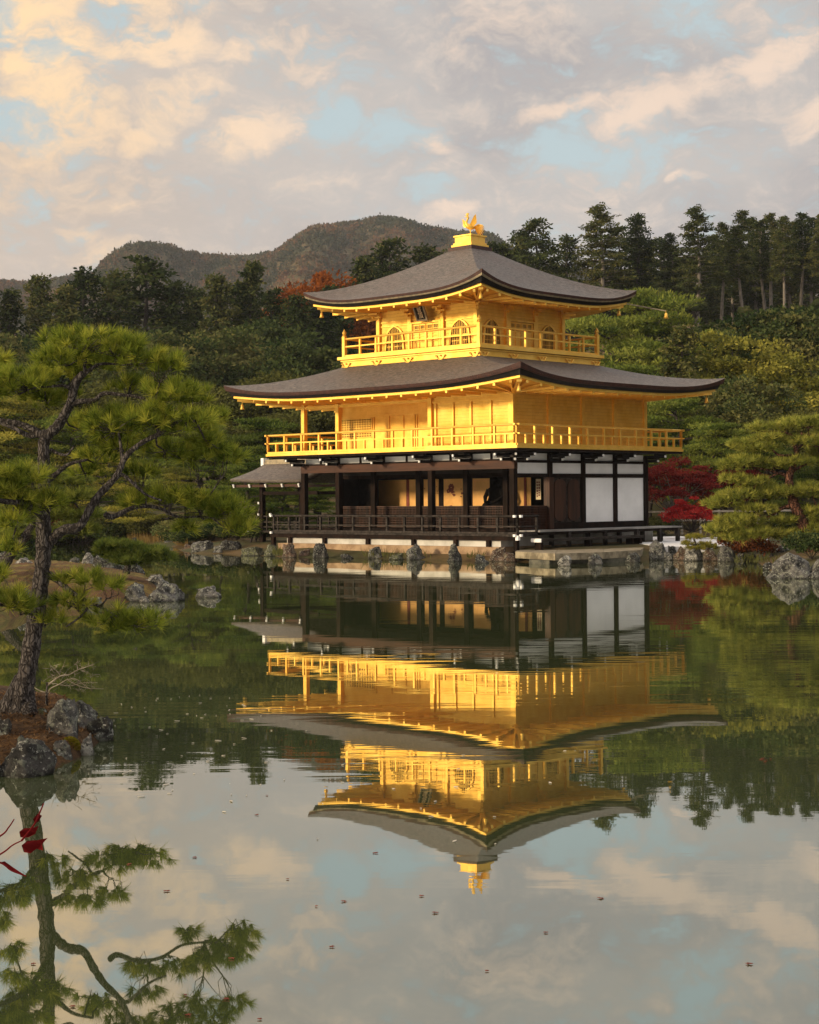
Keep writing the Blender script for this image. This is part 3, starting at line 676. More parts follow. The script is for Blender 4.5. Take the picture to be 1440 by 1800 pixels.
for i in range(4):
    for j in range(4):
        if i in (0, 3) or j in (0, 3):
            u, v = UC - HW + i * 2 * HW / 3, VC - HW + j * 2 * HW / 3
            P('column', ubox(MB(), u - .09, u + .09, v - .09, v + .09, 8.32, 10.18), 'gold_leaf')
            nu = -1 if i == 0 else (1 if i == 3 else 0); nv = -1 if j == 0 else (1 if j == 3 else 0)
            if nv <= 0 or nu:
                g = MB()
                for r_, z_, w_ in ((.22, 9.92, .11), (.42, 10.05, .10)): g.bar(U(u, v, z_), U(u + nu * r_, v + nv * r_, z_), w_, .10)
                for r_, z_ in ((.16, 9.98), (.34, 10.11)):
                    if nv: g.bar(U(u - .26, v + nv * r_, z_), U(u + .26, v + nv * r_, z_), .09, .07)
                    if nu: g.bar(U(u + nu * r_, v - .26, z_), U(u + nu * r_, v + .26, z_), .09, .07)
                P('bracket', g, 'gold_leaf')
g = MB()
for z in (9.55, 9.72): ubox(g, *cu(HW + .012), z, z + .05)
ubox(g, *cu(HW + .03), 8.325, 8.40); P('wall_rail', g, 'gold_leaf')
def face(side, c, off, z):            # local frame on a storey wall: c along, off outwards
    return U(UC + c, VC - HW - off, z) if side == 'S' else U(UC - HW - off, VC + c, z)
def out(side, d): return (0, -d, 0) if side == 'S' else (d, 0, 0)
def bell_outline(hw_, h, z0):
    half = [(1.06, 0), (1.0, .25), (.97, .45), (.92, .60), (.78, .75), (.52, .87), (.22, .945), (0, 1.0)]
    return [(x * hw_, z0 + y * h) for x, y in half] + [(-x * hw_, z0 + y * h) for x, y in half[::-1][1:]]
for side in 'SE':
    for c in (-1.83, 1.83):
        z0, h, hw_ = 8.52, 1.02, .46
        fr_ = MB(); o1 = bell_outline(hw_ + .09, h + .09, z0 - .03); o2 = bell_outline(hw_, h, z0)
        l1 = [face(side, c + x, .0, z) for x, z in o1]; l1b = [face(side, c + x, .045, z) for x, z in o1]; l2b = [face(side, c + x, .045, z) for x, z in o2]; l2 = [face(side, c + x, .0, z) for x, z in o2]
        fr_.loft([l1, l1b, l2b, l2]); wd = P('bell_window', fr_, 'gold_leaf')
        P('pane', MB().prism([face(side, c + x, -.022, z) for x, z in o2], out(side, .012)), 'interior_dark', wd)
        br = MB()
        for k in range(-4, 5):
            x = k * hw_ / 5
            top = np.interp(abs(x), [0, .22 * hw_, .52 * hw_, .80 * hw_, .95 * hw_], [1.0, .92, .84, .72, .56]) * h
            br.bar(face(side, c + x, .01, z0), face(side, c + x, .01, z0 + top), .05 if k == 0 else .020, .02)
        for q in (.18, .42, .66): br.bar(face(side, c - hw_ * (.95 if q < .6 else .85), .013, z0 + q * h), face(side, c + hw_ * (.95 if q < .6 else .85), .013, z0 + q * h), .018, .020)
        P('muntins', br, 'gold_leaf', wd)
    # double doors in the middle bay: lattice tops, panelled below
    for c in (-.37, .37):
        dl = MB(); q = [face(side, c - .35, .0, 8.42), face(side, c + .35, .0, 8.42), face(side, c + .35, .0, 9.52), face(side, c - .35, .0, 9.52)]
        dl.prism(q, out(side, .03)); dr = P('door', dl, 'gold_leaf')
        g = MB()
        for x in (-.33, 0, .33): g.bar(face(side, c + x, .045, 8.43), face(side, c + x, .045, 9.51), .05, .03)
        for z in (8.46, 8.80, 9.02, 9.14, 9.49): g.bar(face(side, c - .33, .043, z), face(side, c + .33, .043, z), .026, .045)
        P('door_rails', g, 'gold_leaf', dr)
        g = MB()
        for x in (-.165, .165): g.prism([face(side, c + x - .115, .0302, 9.17), face(side, c + x + .115, .0302, 9.17), face(side, c + x + .115, .0302, 9.46), face(side, c + x - .115, .0302, 9.46)], out(side, .004))
        P('door_pane', g, 'interior_dark', dr)
        g = MB()
        for x in (-.24, -.165, -.09, .09, .165, .24): g.bar(face(side, c + x, .042, 9.17), face(side, c + x, .042, 9.46), .022, .016)
        g.bar(face(side, c - .3, .043, 9.31), face(side, c + .3, .043, 9.31), .016, .022)
        P('door_lattice', g, 'gold_leaf', dr)
    g = MB()
    for x in (-.80, .80): g.bar(face(side, x, .05, 8.42), face(side, x, .05, 9.62), .10, .09)
    g.bar(face(side, -.9, .05, 9.58), face(side, .9, .05, 9.58), .08, .07); P('door_surround', g, 'gold_leaf')
# name board over the south doors, leaning forward
nb = empty('name_board', U(UC - .02, VC - HW - .42, 10.02), 0, pav); nb.rotation_euler = (rad(24), 0, 0)
MB().box(-.27, .27, -.03, .03, -.38, .38).build('board', 'black_lacquer', nb)
g = MB(); 
for x in (-.27, .27): g.box(x - .035, x + .035, -.05, .03, -.42, .42)
for z in (-.40, .40): g.box(-.30, .30, -.045, .025, z - .035, z + .035)
g.build('board_frame', 'bronze', nb)
tx = bpy.data.curves.new('lettering', 'FONT'); tx.body = '究\n竟\n頂'; tx.size = .25; tx.align_x = 'CENTER'; tx.align_y = 'CENTER'; tx.extrude = .004; tx.space_line = .88
to = bpy.data.objects.new('tmp', tx); C.objects.link(to); bpy.context.view_layer.update()
me = bpy.data.meshes.new_from_object(to.evaluated_get(bpy.context.evaluated_depsgraph_get())); bpy.data.objects.remove(to)
me.materials.clear(); me.materials.append(M['scroll_paper'])
lo_ = bpy.data.objects.new('lettering', me); C.objects.link(lo_); lo_.parent = nb; lo_.location = (0, -.037, .0); lo_.rotation_euler = (rad(90), 0, 0)
# ---- roof top: stepped pedestal and the phoenix
g = MB(); ubox(g, *cu(.66), 12.72, 12.92); P('roof_cap', g, 'red_edge')
g = MB(); ubox(g, *cu(.56), 12.922, 13.02); ubox(g, *cu(.50), 13.02, 13.10); ubox(g, *cu(.45), 13.10, 13.36); ubox(g, *cu(.50), 13.36, 13.42); ubox(g, *cu(.14), 13.42, 13.47)
pd = P('finial_pedestal', g, 'gold_leaf')
g = MB()
for k in (-.21, .21):
    for s_ in (-1, 1):
        ubox(g, UC + k - .17, UC + k + .17, VC + s_ * .451 - .006, VC + s_ * .451 + .006, 13.14, 13.32); ubox(g, UC + s_ * .451 - .006, UC + s_ * .451 + .006, VC + k - .17, VC + k + .17, 13.14, 13.32)
P('pedestal_panel', g, 'gold_leaf', pd)
ph = empty('phoenix_finial', U(UC, VC, 13.47), 0, pav); ph.scale = (.93, .93, .97); ph.rotation_euler = (0, 0, ANG)     # bird seen from its side, facing left
def PH(n, mb, sm=True): return mb.build(n, 'gold_leaf', ph, sm)
g = MB()
g.tube([(.24, 0, .30), (.16, 0, .33), (.04, 0, .34), (-.08, 0, .38), (-.15, 0, .46), (-.16, 0, .56), (-.11, 0, .66), (-.07, 0, .74), (-.09, 0, .80), (-.16, 0, .80), (-.22, 0, .775)],
       [.03, .10, .135, .12, .085, .055, .042, .045, .06, .035, .006], 10)
PH('body', g)
for y in (-.06, .06): PH('leg', MB().tube([(.02, y, .26), (.03, y, .12), (.01, y, .0)], [.045, .024, .024], 7).tube([(.06, y, .012), (-.08, y, .012)], [.015, .012], 5))
g = MB()
for k in range(5): a = 1.0 + k * .38; g.tube([(-.09, 0, .83), (-.09 + .10 * math.cos(a), 0, .83 + .12 * math.sin(a))], [.014, .028], 5)
PH('crest', g)
def wing(y, tip, base):
    g = MB()
    for k in range(7):
        t = k / 6; p = Vector(base) + Vector((.10 * t, 0, -.03 * t)); q = Vector(tip) + Vector((.03 * t, 0, -.30 * t ** 1.2))
        d = (q - p); n_ = Vector((-d.z, 0, d.x)).normalized() * (.038 + .01 * t)
        g.prism([p + n_, p - n_, p + d * .75 - n_ * 1.2, q, p + d * .75 + n_ * 1.2], (0, .02 + .004 * k, 0))
    return PH('wing', g, False)
wing(-.14, (.27, -.34, .86), (.02, -.12, .40)); wing(.12, (-.34, .30, .74), (-.10, .10, .40))
for k in range(7):
    t = k / 6; a = rad(14 - 70 * t); 
    pts = [(.20, (t - .5) * .1, .34), (.20 + .18 * math.cos(a), (t - .5) * .22, .34 + .20 * math.sin(a) + .03), (.20 + .34 * math.cos(a) + .03, (t - .5) * .34, .34 + .34 * math.sin(a) - .04), (.20 + .46 * math.cos(a), (t - .5) * .40, .32 + .38 * math.sin(a) - .12)]
    PH('tail_feather', MB().tube(pts, [.02, .034, .030, .006], 6))
# ---- the little gabled fishing porch on the west side
PV = BB * 1.0; PU0, PU1 = LX + .16, 16.6; PW = 2.0; ZR, ZE = 3.92, 3.06
pp = empty('side_porch', (0, 0, 0), 0, pav)
N = 12; loops = []
for i in range(-N, N + 1):
    t = abs(i) / N; z = ZR + (ZE - ZR) * (t ** .72 if t else 0) ; v = PV + i / N * PW
    loops.append((v, z))
def porch_roof():
    g = MB(); nu_ = 10; vs = []; fs = []
    for v, z in loops:
        for k in range(nu_ + 1):
            s = k / nu_; ext = .10 * (abs(v - PV) / PW)
            vs.append(U(PU0 + (PU1 + ext - PU0) * s, v, z + .10 * s ** 3 * (abs(v - PV) / PW)))
    n2 = nu_ + 1
    for i in range(len(loops) - 1):
        for k in range(nu_): fs.append((i * n2 + k, i * n2 + k + 1, (i + 1) * n2 + k + 1, (i + 1) * n2 + k))
    g.add(vs, fs); return g
pr_ = porch_roof().build('porch_roof', 'bark_shingle', pp, True); sm_ = pr_.modifiers.new('t', 'SOLIDIFY'); sm_.thickness = .12; sm_.offset = 1
g = MB(); ubox(g, PU0, PU1 + .02, PV - .13, PV + .13, ZR - .02, ZR + .12); ubox(g, PU0 + 1.3, PU1 - .1, PV - .09, PV + .09, ZR + .12, ZR + .24); g.build('porch_ridge', 'bronze', pp)
g = MB(); ubox(g, PU1 - .06, PU1 + .12, PV - .17, PV + .17, ZR - .12, ZR + .32); g.build('ridge_end', 'white_metal', pp)
g = MB()
for s_ in (-1, 1): ubox(g, PU0, PU1 - .05, PV + s_ * (PW - .14) - .05, PV + s_ * (PW - .14) + .05, ZE - .16, ZE - .05)
g.build('eave_beam', 'red_wood', pp)
g = MB()
for k in range(5):
    u = PU0 + .35 + (PU1 - .1 - PU0 - .35) * k / 4; z = ZE - .12
    g.bar(U(u, PV - PW - .02, z + .01), U(u, PV - PW + .03, z + .03), .07, .15)
g.build('white_rafter_tips', 'white_metal', pp)
for u in (12.75, 15.45):
    for v in (PV - 1.2, PV + 1.2):
        g = MB(); ubox(g, u - .10, u + .10, v - .10, v + .10, .15 if u > 14 else .6, ZE + .22); g.build('porch_post', 'dark_wood', pp)
g = MB()
for v in (PV - 1.2, PV + 1.2): ubox(g, LX + .14, 15.4, v - .05, v + .05, 2.55, 2.70)
ubox(g, 15.41, 15.49, PV - 1.1, PV + 1.1, 2.55, 2.70); g.build('porch_beam', 'dark_wood', pp)
g = MB(); ubox(g, LX + 1.02, 15.5, PV - 1.3, PV + 1.3, .86, .96); g.build('porch_floor', 'weathered_wood', pp)
for v in (PV - 1.22, PV + 1.22):
    g = MB()
    for z in (1.12, 1.34, 1.60): ubox(g, LX + .9, 15.36, v - .03, v + .03, z - .025, z + .025)
    for k in range(5): u = LX + 1.3 + k * .72; ubox(g, u - .035, u + .035, v - .035, v + .035, .96, 1.58)
    g.build('porch_railing', 'weathered_wood', pp)
for du_ in (0, .38):
    g = MB().bar(U(15.95 + du_ * .3, PV - 1.55 + du_, .25), U(15.55, PV - 1.22 + du_ * .3, 2.1 - du_), .07, .07); g.build('brace', 'weathered_wood', pp)
g = MB()
for (u, v, z) in ((15.58, PV - 1.31, 2.14), (15.62, PV - 1.30, 1.62), (15.98, PV - 1.6, .9), (12.5, -1.24, 1.66)): ubox(g, u - .035, u + .035, v - .035, v + .035, z, z + .10)
g.build('brace_tips', 'white_metal', pp)

#PART3
# ================================================================== ground, water
def sst(a, b, x): t = np.clip((x - a) / (b - a), 0, 1); return t * t * (3 - 2 * t)
SHORE_PX = [(-400, 953), (0, 952), (120, 953), (250, 957), (300, 960), (318, 968), (345, 974), (400, 973), (440, 976), (500, 979), (565, 980), (660, 982), (735, 984), (800, 986),
            (880, 987), (925, 988), (985, 989), (1120, 985), (1160, 983), (1250, 985), (1330, 987), (1350, 1001), (1365, 1011), (1440, 1014), (1600, 1030)]
shore = [onz(px, py)[:2] for px, py in SHORE_PX] + [(60, 44), (420, 30), (420, 520), (-420, 520), (-420, 95)]
def sdf(pts, poly):
    P_ = np.asarray(pts, float); A = np.asarray(poly, float); B = np.roll(A, -1, 0); best = np.full(len(P_), 1e9); ins = np.zeros(len(P_), bool)
    for a, b_ in zip(A, B):
        e = b_ - a; w_ = P_ - a; t = np.clip((w_ @ e) / (e @ e), 0, 1); d = np.hypot(*(w_ - t[:, None] * e).T); best = np.minimum(best, d)
        c = ((a[1] > P_[:, 1]) != (b_[1] > P_[:, 1])); x = a[0] + (P_[:, 1] - a[1]) / ((b_[1] - a[1]) or 1e-9) * e[0]; ins ^= c & (P_[:, 0] < x)
    return np.where(ins, best, -best)
def hillz(X, Y):
    X, Y = np.asarray(X, float), np.asarray(Y, float)
    side = sst(-8, 28, X)
    return sst(84, 178, Y) * (4.0 + 16.0 * side) + sst(190, 430, Y) * 12 + .5 * np.sin(X * .21 + 1) * np.sin(Y * .17) * sst(88, 110, Y)
def groundz(X, Y):
    d = sdf([(X, Y)], shore)[0]; return float(np.clip(d * .22, -.7, .45) + hillz(X, Y))
def grid_mesh(name, xs, ys, zf, mat):
    X, Y = np.meshgrid(xs, ys); Z = zf(X.ravel(), Y.ravel()); nx, ny = len(xs), len(ys)
    vs = np.stack([X.ravel(), Y.ravel(), Z], 1); i = np.arange(nx * (ny - 1)).reshape(ny - 1, nx)[:, :-1].ravel()
    me = bpy.data.meshes.new(name); me.from_pydata(vs.tolist(), [], np.stack([i, i + 1, i + nx + 1, i + nx], 1).tolist()); me.materials.append(M[mat]); me.shade_smooth()
    o = bpy.data.objects.new(name, me); C.objects.link(o); return struct(o)
xs = np.concatenate([np.arange(-400, -46, 12), np.arange(-46, 46, .6), np.arange(46, 401, 12)]); ys = np.concatenate([np.arange(38, 110, .6), np.arange(110, 200, 3), np.arange(200, 511, 14)])
grid_mesh('shore_ground', xs, ys, lambda X, Y: np.clip(sdf(np.stack([X, Y], 1), shore) * .22, -.7, .45) + hillz(X, Y), 'ground_soil')
struct(MB().add([(-1900, -300, -1.6), (1900, -300, -1.6), (1900, 1900, -1.6), (-1900, 1900, -1.6)], [(0, 1, 2, 3)]).build('ground', 'ground_soil'))
struct(MB().add([(-260, -26, 0), (260, -26, 0), (260, 150, 0), (-260, 150, 0)], [(0, 1, 2, 3)]).build('pond_water', 'pond_water'))
# near bank the photographer stands on
grid_mesh('near_bank', np.arange(-60, 61, 3.0), np.arange(-60, .1, 1.5), lambda X, Y: np.clip((-Y - 1.2) * .5, -.8, .7), 'ground_soil')
BVH = {}
def mound(name, px_poly, top, mat, rim=.10, seed=1):
    """small islet: waterline outline lofted up to a gently rounded top"""
    P_ = [Vector(onz(x, y)) for x, y in px_poly]; cx = sum((p for p in P_), Vector()) / len(P_); out_ = []
    for i in range(len(P_)):                      # finer outline
        a, b_ = P_[i], P_[(i + 1) % len(P_)]; n_ = max(4, int((b_ - a).length / .12)) if top < .4 else 10
        for k in range(n_): out_.append(a.lerp(b_, k / n_))
    r = random.Random(seed); loops = []
    for s, z in [(1.04, -.5), (.95, 0.0)] + [(.95 - .93 * q, rim * min(1, q * 8) + (top - rim) * math.sin(min(1, q * 1.3) * math.pi / 2) * min(1, q * 8)) for q in np.linspace(.03, 1, 22)]:
        loops.append([(cx.x + (p.x - cx.x) * s, cx.y + (p.y - cx.y) * s, z + (r.uniform(-.02, .02) + .035 * math.sin(p.x * s * 7 + s * 9) * math.cos(p.y * s * 8) if 0 < z else 0)) for p in out_])
    mb = MB().loft(loops, False, True)
    from mathutils.bvhtree import BVHTree
    o = struct(mb.build(name, mat, None, True)); BVH[name] = BVHTree.FromPolygons(mb.v, mb.f); return o
mound('islet_ground', [(-260, 1380), (0, 1362), (100, 1355), (145, 1335), (165, 1318), (195, 1296), (188, 1272), (150, 1248), (90, 1228), (0, 1215), (-260, 1215)], .24, 'needle_litter', .07)
mound('middle_islet', [(-420, 1130), (-100, 1112), (0, 1098), (80, 1068), (200, 1064), (300, 1052), (308, 1040), (280, 1022), (240, 1008), (170, 1000), (90, 997), (0, 994), (-420, 1000)], .52, 'islet_moss', .2, 2)
# ------------------------------------------------------------------ stone landing, gravel
def slab_px(mb, pts, z1, z0):
    b_ = [Vector(onz(x, y, z1)) for x, y in pts]; return mb.prism([(p.x, p.y, z0) for p in b_], (0, 0, z1 - z0))
ld = empty('stone_landing', onz(1000, 978, 0)); tag(ld, 'low stepped landing of pale stone slabs beside the pavilion steps', 'landing')
def PL(n, mb, mat):
    o = mb.build(n, mat); o.parent = ld; o.matrix_parent_inverse = Matrix.Translation(-ld.location); return o
for pts in ([(906, 969.5), (976, 973), (985, 958.5), (925, 957)], [(976.6, 973), (1060, 970.5), (1064, 955.5), (985.6, 958.5)], [(1060.6, 970.5), (1126, 967.0), (1146, 951), (1064.6, 955.5)]):
    PL('slab', slab_px(MB(), pts, .39, .15), 'stone_slab')
PL('lower_step', slab_px(MB(), [(930, 984), (966, 985), (1125, 980.5), (1128, 968), (940, 970)], .14, -.3), 'dark_stone'); PL('footing', slab_px(MB(), [(912, 973), (970, 976), (1122, 971), (1146, 953), (930, 960)], .145, -.5), 'dark_stone')
gv = slab_px(MB(), [(1128, 956), (1165, 961.0), (1240, 960), (1300, 957.5), (1352, 951), (1345, 941), (1240, 945), (1195, 942.5), (1100, 944), (1090, 950)], .47, .20).build('white_gravel', 'gravel')
gv['kind'] = 'stuff'
# ------------------------------------------------------------------ rocks
def rock(px, py, w_, h_, mat, label, group=None, seed=0, lean=0.0, flat=0.0, z=0.0, dep=.8):
    p = Vector(onz(px, py, z)); k = p.y / F; sx, sz = w_ * k / 2, h_ * k; r = np.random.default_rng(seed + int(px * 7 + py))
    import bmesh
    b = bmesh.new(); bmesh.ops.create_icosphere(b, subdivisions=4, radius=1); V = np.array([v.co[:] for v in b.verts])
    # facets: cut by random planes, then noise
    for _ in range(20):
        n = r.normal(size=3); n[2] = abs(n[2]) * .7; n /= np.linalg.norm(n); d = r.uniform(.50, .90); o_ = V @ n - d; V -= np.outer(np.clip(o_, 0, None) * .97, n)
    if flat: V[:, 2] = np.minimum(V[:, 2], flat + .08 * np.sin(V[:, 0] * 4))
    for fq, am in ((2.1, .10), (4.7, .075), (10.5, .045), (21, .026), (38, .014)):
        ph_ = r.uniform(0, 6, 9); q = V * fq
        V += unit(V) * (am * (np.sin(q[:, 0] + ph_[0] + 1.3 * np.sin(q[:, 1] + ph_[1])) * np.cos(q[:, 2] + ph_[2] + np.sin(q[:, 0] * .8 + ph_[3])) + .6 * np.sin(q[:, 1] * 1.3 + q[:, 2] + ph_[4])))[:, None]
    lo, hi = V[:, 0].min(), V[:, 0].max(); V[:, 0] = (V[:, 0] - (lo + hi) / 2) * 2 / (hi - lo)
    zt = V[:, 2].max(); V[:, 2] = np.where(V[:, 2] > -.35, (V[:, 2] + .35) / (zt + .35), (V[:, 2] + .35) * .5)
    V[:, 0] += lean * V[:, 2]
    for v, c in zip(b.verts, V): v.co = (c[0] * sx, c[1] * sx * dep, c[2] * sz)
    me = bpy.data.meshes.new('rock'); b.to_mesh(me); b.free(); me.materials.append(M[mat]); me.shade_smooth()
    o = bpy.data.objects.new('rock', me); C.objects.link(o); o.location = p + Vector((0, sx * dep * .30, 0)); return tag(o, label, 'rock', group)
G1, G2, G3, G4, G5 = 'rocks on the near pine islet', 'rocks round the middle islet', 'rocks under the pavilion veranda', 'rocks along the right bank', 'rocks along the far left shore'
for a in [
 (108, 1298, 62, 70, 'rock_grey', 'large blocky grey boulder with white lichen flecks at the foot of the bare shrub', G1, 0, 0, .7, .12),
 (142, 1280, 70, 50, 'rock_grey', 'flat topped grey slab behind the blocky lichen flecked boulder', G1, 1, 0, .55, .12),
 (176, 1303, 46, 44, 'rock_dark', 'dark rounded rock at the far right tip of the near islet', G1, 0, 0, 0),
 (154, 1328, 25, 40, 'rock_pale', 'small leaning rock striped black and white at the waterline of the near islet', G1, 0, -.1, 0),
 (109, 1338, 38, 38, 'rock_grey', 'smooth bluish grey stone below the yellow moss on the near islet', G1, 3, 0, 0),
 (92, 1302, 22, 20, 'rock_pale', 'small mottled stone between the large boulder and the smooth grey stone', G1, 0, 0, 0, .1),
 (42, 1362, 112, 60, 'rock_dark', 'long dark flat topped rock with pale streaks at the front of the near islet', G1, 0, 0, .5),
 (-30, 1366, 70, 52, 'rock_dark', 'dark rock at the left front of the near islet beside the long flat topped one', G1, 4, 0, .5),
 (4, 1304, 38, 42, 'rock_dark', 'dark stone with a pale green lichen patch at the left edge under the leaning trunk', G1, 0, .1, 0, .12),
 (37, 1308, 18, 16, 'rock_dark', 'little black and white stone lying in the brown needles', G1, 0, 0, 0, .22),
 (88, 1350, 20, 20, 'rock_dark', 'small dark stone in the water in front of the smooth grey stone', G1, 0, 0, 0),
 (74, 1262, 20, 18, 'rock_moss', 'small greenish stone in needles behind the blocky boulder', G1, 0, 0, 0, .2),
 (129, 1001, 22, 22, 'rock_grey', 'small grey rock at the left end of the row behind the middle islet', G2, 0, 0, 0, .25),
 (154, 1002, 32, 31, 'rock_pale', 'pale angular pointed rock in the row behind the middle islet', G2, 0, .15, 0, .25),
 (188, 1012, 66, 40, 'rock_dark', 'wide dark rough rock under the low pine on the middle islet', G2, 0, 0, 0, .2),
 (237, 1019, 38, 34, 'rock_dark', 'dark upright striped rock at the right end of the row on the middle islet', G2, 2, 0, 0, .12),
 (274, 1034, 48, 24, 'rock_pale', 'pale low flat rock behind the big one at the tip of the middle islet', G2, 0, 0, 0, .1),
 (290, 1057, 64, 34, 'rock_grey', 'big grey cracked rock at the tip of the middle islet', G2, 0, .1, 0),
 (236, 1057, 44, 34, 'rock_grey', 'grey rock left of the big cracked rock on the middle islet', G2, 5, 0, 0),
 (254, 1059, 20, 12, 'rock_pale', 'small pale stone at the waterline between two grey rocks of the middle islet', G2, 0, 0, 0),
 (42, 1000, 38, 20, 'rock_pale', 'pale driftwood like rock behind the leaning trunk on the middle islet', G2, 0, 0, 0, .35),
 (6, 996, 36, 30, 'rock_grey', 'grey rock at the left edge behind the middle islet', G2, 0, 0, 0, .3),
 (92, 1064, 26, 18, 'rock_dark', 'black rock with white spots on the near shore of the middle islet', G2, 0, 0, 0),
 (40, 1052, 30, 18, 'rock_grey', 'rough grey rock on the brown bank of the middle islet left of the trunk', G2, 0, 0, 0, .25),
 (160, 1066, 44, 16, 'rock_grey', 'low grey rock behind the drooping lower pine branch', G2, 0, 0, 0),
 (367, 1050, 48, 20, 'rock_grey', 'lone rock standing in the open water right of the middle islet', None, 0, 0, 0),
 (355, 972, 44, 22, 'rock_grey', 'lichen spotted rock at the point of the far left shore', G5, 0, 0, 0),
 (407, 970, 44, 22, 'rock_dark', 'dark rock under overhanging pine left of the fishing porch', G5, 0, 0, 0, .05),
 (330, 967, 26, 12, 'rock_red', 'small brownish rock at the orange tip of the far left shore', G5, 0, 0, 0),
 (382, 973, 20, 14, 'rock_grey', 'small rock between the lichen spotted and the dark rock on the far left shore', G5, 0, 0, 0),
 (300, 958, 24, 10, 'rock_grey', 'low rock among the reeds of the far left shore', G5, 0, 0, 0),
 (442, 977, 46, 16, 'rock_moss', 'long low greenish rock under the fishing porch posts', G3, 0, 0, .5),
 (479, 978, 32, 21, 'rock_moss', 'mossy rock between the greenish rock and the tan block', G3, 0, 0, 0),
 (508, 980, 27, 26, 'rock_red', 'tan block carrying the first veranda post', G3, 0, 0, .6),
 (535, 979, 22, 14, 'rock_red', 'small brown stones beside the tan block', G3, 0, 0, .4),
 (564, 981, 29, 28, 'rock_dark', 'dark pointed rock carrying the second veranda post', G3, 0, 0, 0),
 (610, 982, 24, 9, 'rock_dark', 'low dark stone awash between the second and third veranda posts', G3, 0, 0, 0),
 (661, 982, 28, 21, 'rock_grey', 'squat grey rock under the veranda left of the middle post', G3, 0, 0, .5),
 (697, 984, 30, 12, 'rock_moss', 'low stone with grass in front of the pavilion base', G3, 0, 0, 0),
 (732, 984, 36, 28, 'rock_grey', 'broad brownish grey rock below the middle of the veranda', G3, 0, 0, 0),
 (799, 987, 28, 32, 'rock_dark', 'tall dark rock under the right part of the veranda', G3, 0, 0, 0),
 (846, 990, 30, 16, 'rock_dark', 'low black rock in the water in front of the veranda', G3, 0, 0, 0),
 (877, 987, 34, 27, 'rock_red', 'reddish rock left of the veranda corner post', G3, 0, 0, 0),
 (897, 988, 26, 18, 'rock_red', 'brown rock touching the left end of the stone landing', G3, 6, 0, 0),
 (918, 987, 30, 12, 'rock_moss', 'low mossy stones under the front edge of the landing', G3, 0, 0, 0),
 (993, 995, 25, 19, 'rock_pale', 'whitish rock at the front of the stone landing', G4, 0, 0, 0),
 (1047, 993, 30, 20, 'rock_grey', 'square grey rock at the middle of the stone landing', G4, 0, 0, .6),
 (1113, 989, 27, 18, 'rock_dark', 'dark square rock at the right part of the stone landing', G4, 0, 0, .6),
 (1158, 984, 35, 36, 'rock_grey', 'tall leaning grey boulder at the right end of the stone landing', G4, 0, -.25, 0),
 (1174, 985, 22, 15, 'rock_grey', 'small grey rock at the foot of the tall leaning boulder', G4, 0, 0, 0),
 (1182, 976, 18, 17, 'rock_dark', 'dark round stone just behind the tall leaning boulder', G4, 0, 0, 0, .15),
 (1197, 985, 28, 25, 'rock_red', 'reddish rock in the right bank next to the leaning boulder', G4, 0, 0, 0),
 (1220, 986, 37, 27, 'rock_pale', 'white lichened rock below the clipped dwarf pine', G4, 0, 0, 0),
 (1250, 986, 30, 23, 'rock_red', 'brown flecked rock right of the white lichened rock', G4, 0, 0, 0),
 (1279, 987, 34, 27, 'rock_grey', 'grey mottled rock right of the brown flecked rock on the right bank', G4, 0, 0, 0),
 (1303, 987, 24, 15, 'rock_dark', 'low dark rock left of the rust coloured shrub', G4, 0, 0, 0),
 (1344, 986, 36, 26, 'rock_grey', 'grey rock behind the rust coloured shrub', G4, 0, 0, 0),
 (1378, 980, 30, 22, 'rock_pale', 'pale rock with a dark hollow at the foot of the right pine', G4, 0, 0, 0, .1),
 (1386, 1017, 84, 46, 'rock_grey', 'very large lichened boulder in the water at the right', G4, 0, 0, 0),
 (1446, 1017, 60, 34, 'rock_grey', 'boulder cut by the right edge of the picture', G4, 0, 0, 0),
 (1352, 1002, 22, 14, 'rock_dark', 'small dark rock left of the very large lichened boulder', G4, 0, 0, 0)]:
    rock(*a[:6], a[6], *a[7:])
